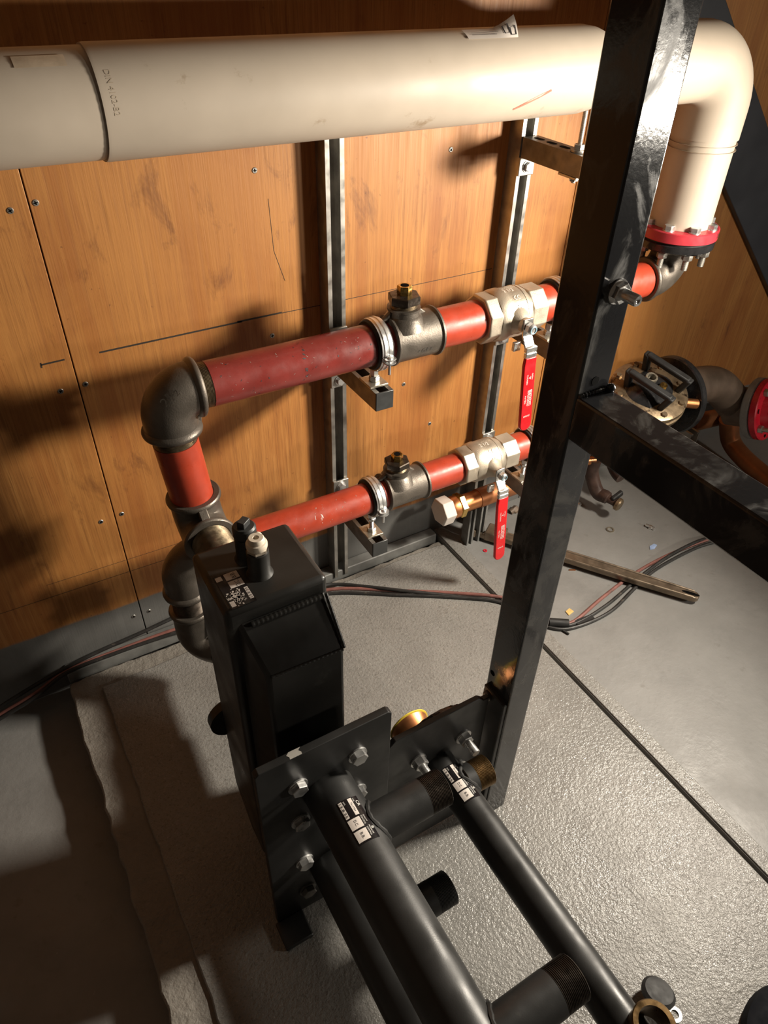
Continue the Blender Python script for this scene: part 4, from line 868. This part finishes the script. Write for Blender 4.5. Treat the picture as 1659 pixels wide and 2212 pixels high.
# litter on the floor
def ring(u, v, ro, ri, mat, label, cat='washer', h=0.002, grp='loose washers'):
    c = px(u, v, z=0.0); return solo('washer', lathe(B(), c, (0, 0, 1), [(0, ri), (0, ro), (h, ro), (h, ri), (0, ri)], 28, caps=False), mat, label, cat, c, grp)
ring(1318, 1145, 0.0125, 0.0085, 'washer_steel', 'thin dull ring on the floor under the drain cock', h=0.003)
ring(1048, 1190, 0.0058, 0.0026, 'bright_red', 'tiny red washer on the floor beside the lower lever')
ring(1457, 2192, 0.0125, 0.0068, 'zinc', 'bright flat washer on the plinth at bottom of photo', h=0.0025)
c = px(1404, 1141, z=0.0); q = hexn(B(), c, (0, 0, 1), 0.008, 0.0085); cyl(q, c + V((0.004, -0.012, 0.005)), c + V((-0.006, 0.014, 0.006)), 0.005, 12)
solo('loose_bolt', q, 'chrome', 'shiny small bolt on the floor behind the wrench', 'bolt', c)
c = px(1246, 1092, z=0.0); q = hexn(B(), c, (0.3, 0, 1), 0.012, 0.012); cyl(q, c + V((0, -0.01, 0.01)), c + V((0.0, 0.02, 0.012)), 0.006, 12)
solo('loose_bolt', q, 'chrome', 'small bright bolt on the floor at the right edge of post', 'bolt', c)
c = px(1108, 1106, z=0.0); q = hexn(B(), c, (1, 0.2, 0.3), 0.02, 0.014); cyl(q, c + V((-0.012, 0, 0.004)), c + V((0.0, 0, 0.008)), 0.010, 12)
solo('loose_fitting', q, 'rust_pipe', 'rusty little fitting on the floor beyond the lower lever', 'fitting', c)
c = px(1230, 1323, z=0.0); q = B(); prism(q, [c + V((-0.010, -0.008, 0)), c + V((0.012, -0.004, 0)), c + V((0.009, 0.011, 0)), c + V((-0.008, 0.007, 0))], (0, 0, 0.0025)); solo('tape_scrap', q, 'tape', 'small ochre scrap beside the taped cables', 'scrap', c)
c = px(1410, 1181, z=0.0); q = B(); prism(q, [c + V((-0.018, -0.006, 0)), c + V((-0.004, -0.010, 0)), c + V((0.016, -0.002, 0)), c + V((0.012, 0.007, 0)), c + V((-0.008, 0.005, 0))], (0, 0, 0.002)); solo('plastic_scrap', q, 'blue_bit', 'torn pale blue plastic scrap on floor above the wrench', 'scrap', c)
c = px(1236, 1232, z=0.0); q = B(); prism(q, [c + V((-0.010, 0.004, 0)), c + V((0.008, -0.006, 0)), c + V((0.010, -0.002, 0)), c + V((-0.006, 0.007, 0))], (0, 0, 0.002)); solo('rust_flake', q, 'copper_dull', 'rust brown flake on the floor below the wrench handle', 'scrap', c)
# rubber plug and dark bag at the bottom of the picture
c = px(1412, 2160, z=0.0)
o = thing('rubber_plug', 'dark rubber plug on the plinth beside the open tube socket', 'plug', c)
part('plug_disc', lathe(B(), c + V((0.0, 0.0, 0.020)), V((0.25, 0.15, 0.95)), [(0, 0.020), (0.004, 0.028), (0.010, 0.029), (0.015, 0.024), (0.017, 0)], 32), 'rubber', o)
part('plug_stem', cyl(B(), c + V((-0.008, -0.006, 0.0)), c + V((0, 0, 0.022)), 0.016, 20), 'brass', o)
c = V((0.815, -1.437, 0.0)); 
o = thing('tool_bag', 'black rounded bag corner at the bottom right of the photo', 'bag', c)
q = B(); lathe(q, c, (0, 0, 1), [(0, 0.105), (0.010, 0.116), (0.030, 0.112), (0.040, 0.095), (0.043, 0)], 40); part('bag_body', q, 'bag_black', o)

# ================================================================= the two hanging work lights (right of the picture)
def work_light(P, A, label):
    d = (A - P).normalized(); o = thing('work_light', label, 'lamp', P, 'hanging work lights'); _, a, b = frame(d, (0, 0, 1))
    part('housing', obox(B(), P - d * 0.040, d, a, b, 0.025, 0.09, 0.11), 'rubber', o, bevel=0.008)
    part('lens', obox(B(), P - d * 0.0125, d, a, b, 0.0015, 0.065, 0.08), 'lamp_lens', o)
    t_ = P - d * 0.04 + a * 0.085
    part('hanging_cable', cyl(B(), t_, (t_.x, t_.y, 2.4), 0.004, 10), 'cable_black', o)
    part('hook', sweep(B(), [t_ + b * (0.05 * math.cos(q)) + a * (0.045 * math.sin(q)) for q in [PI * i / 10 for i in range(11)]], 0.004, 8), 'zinc', o)
work_light(LAMP, AIM, 'nearer work light hanging right of the post, out of the photo')
work_light(LAMP2, AIM2, 'farther work light hanging by the front corner, out of the photo')
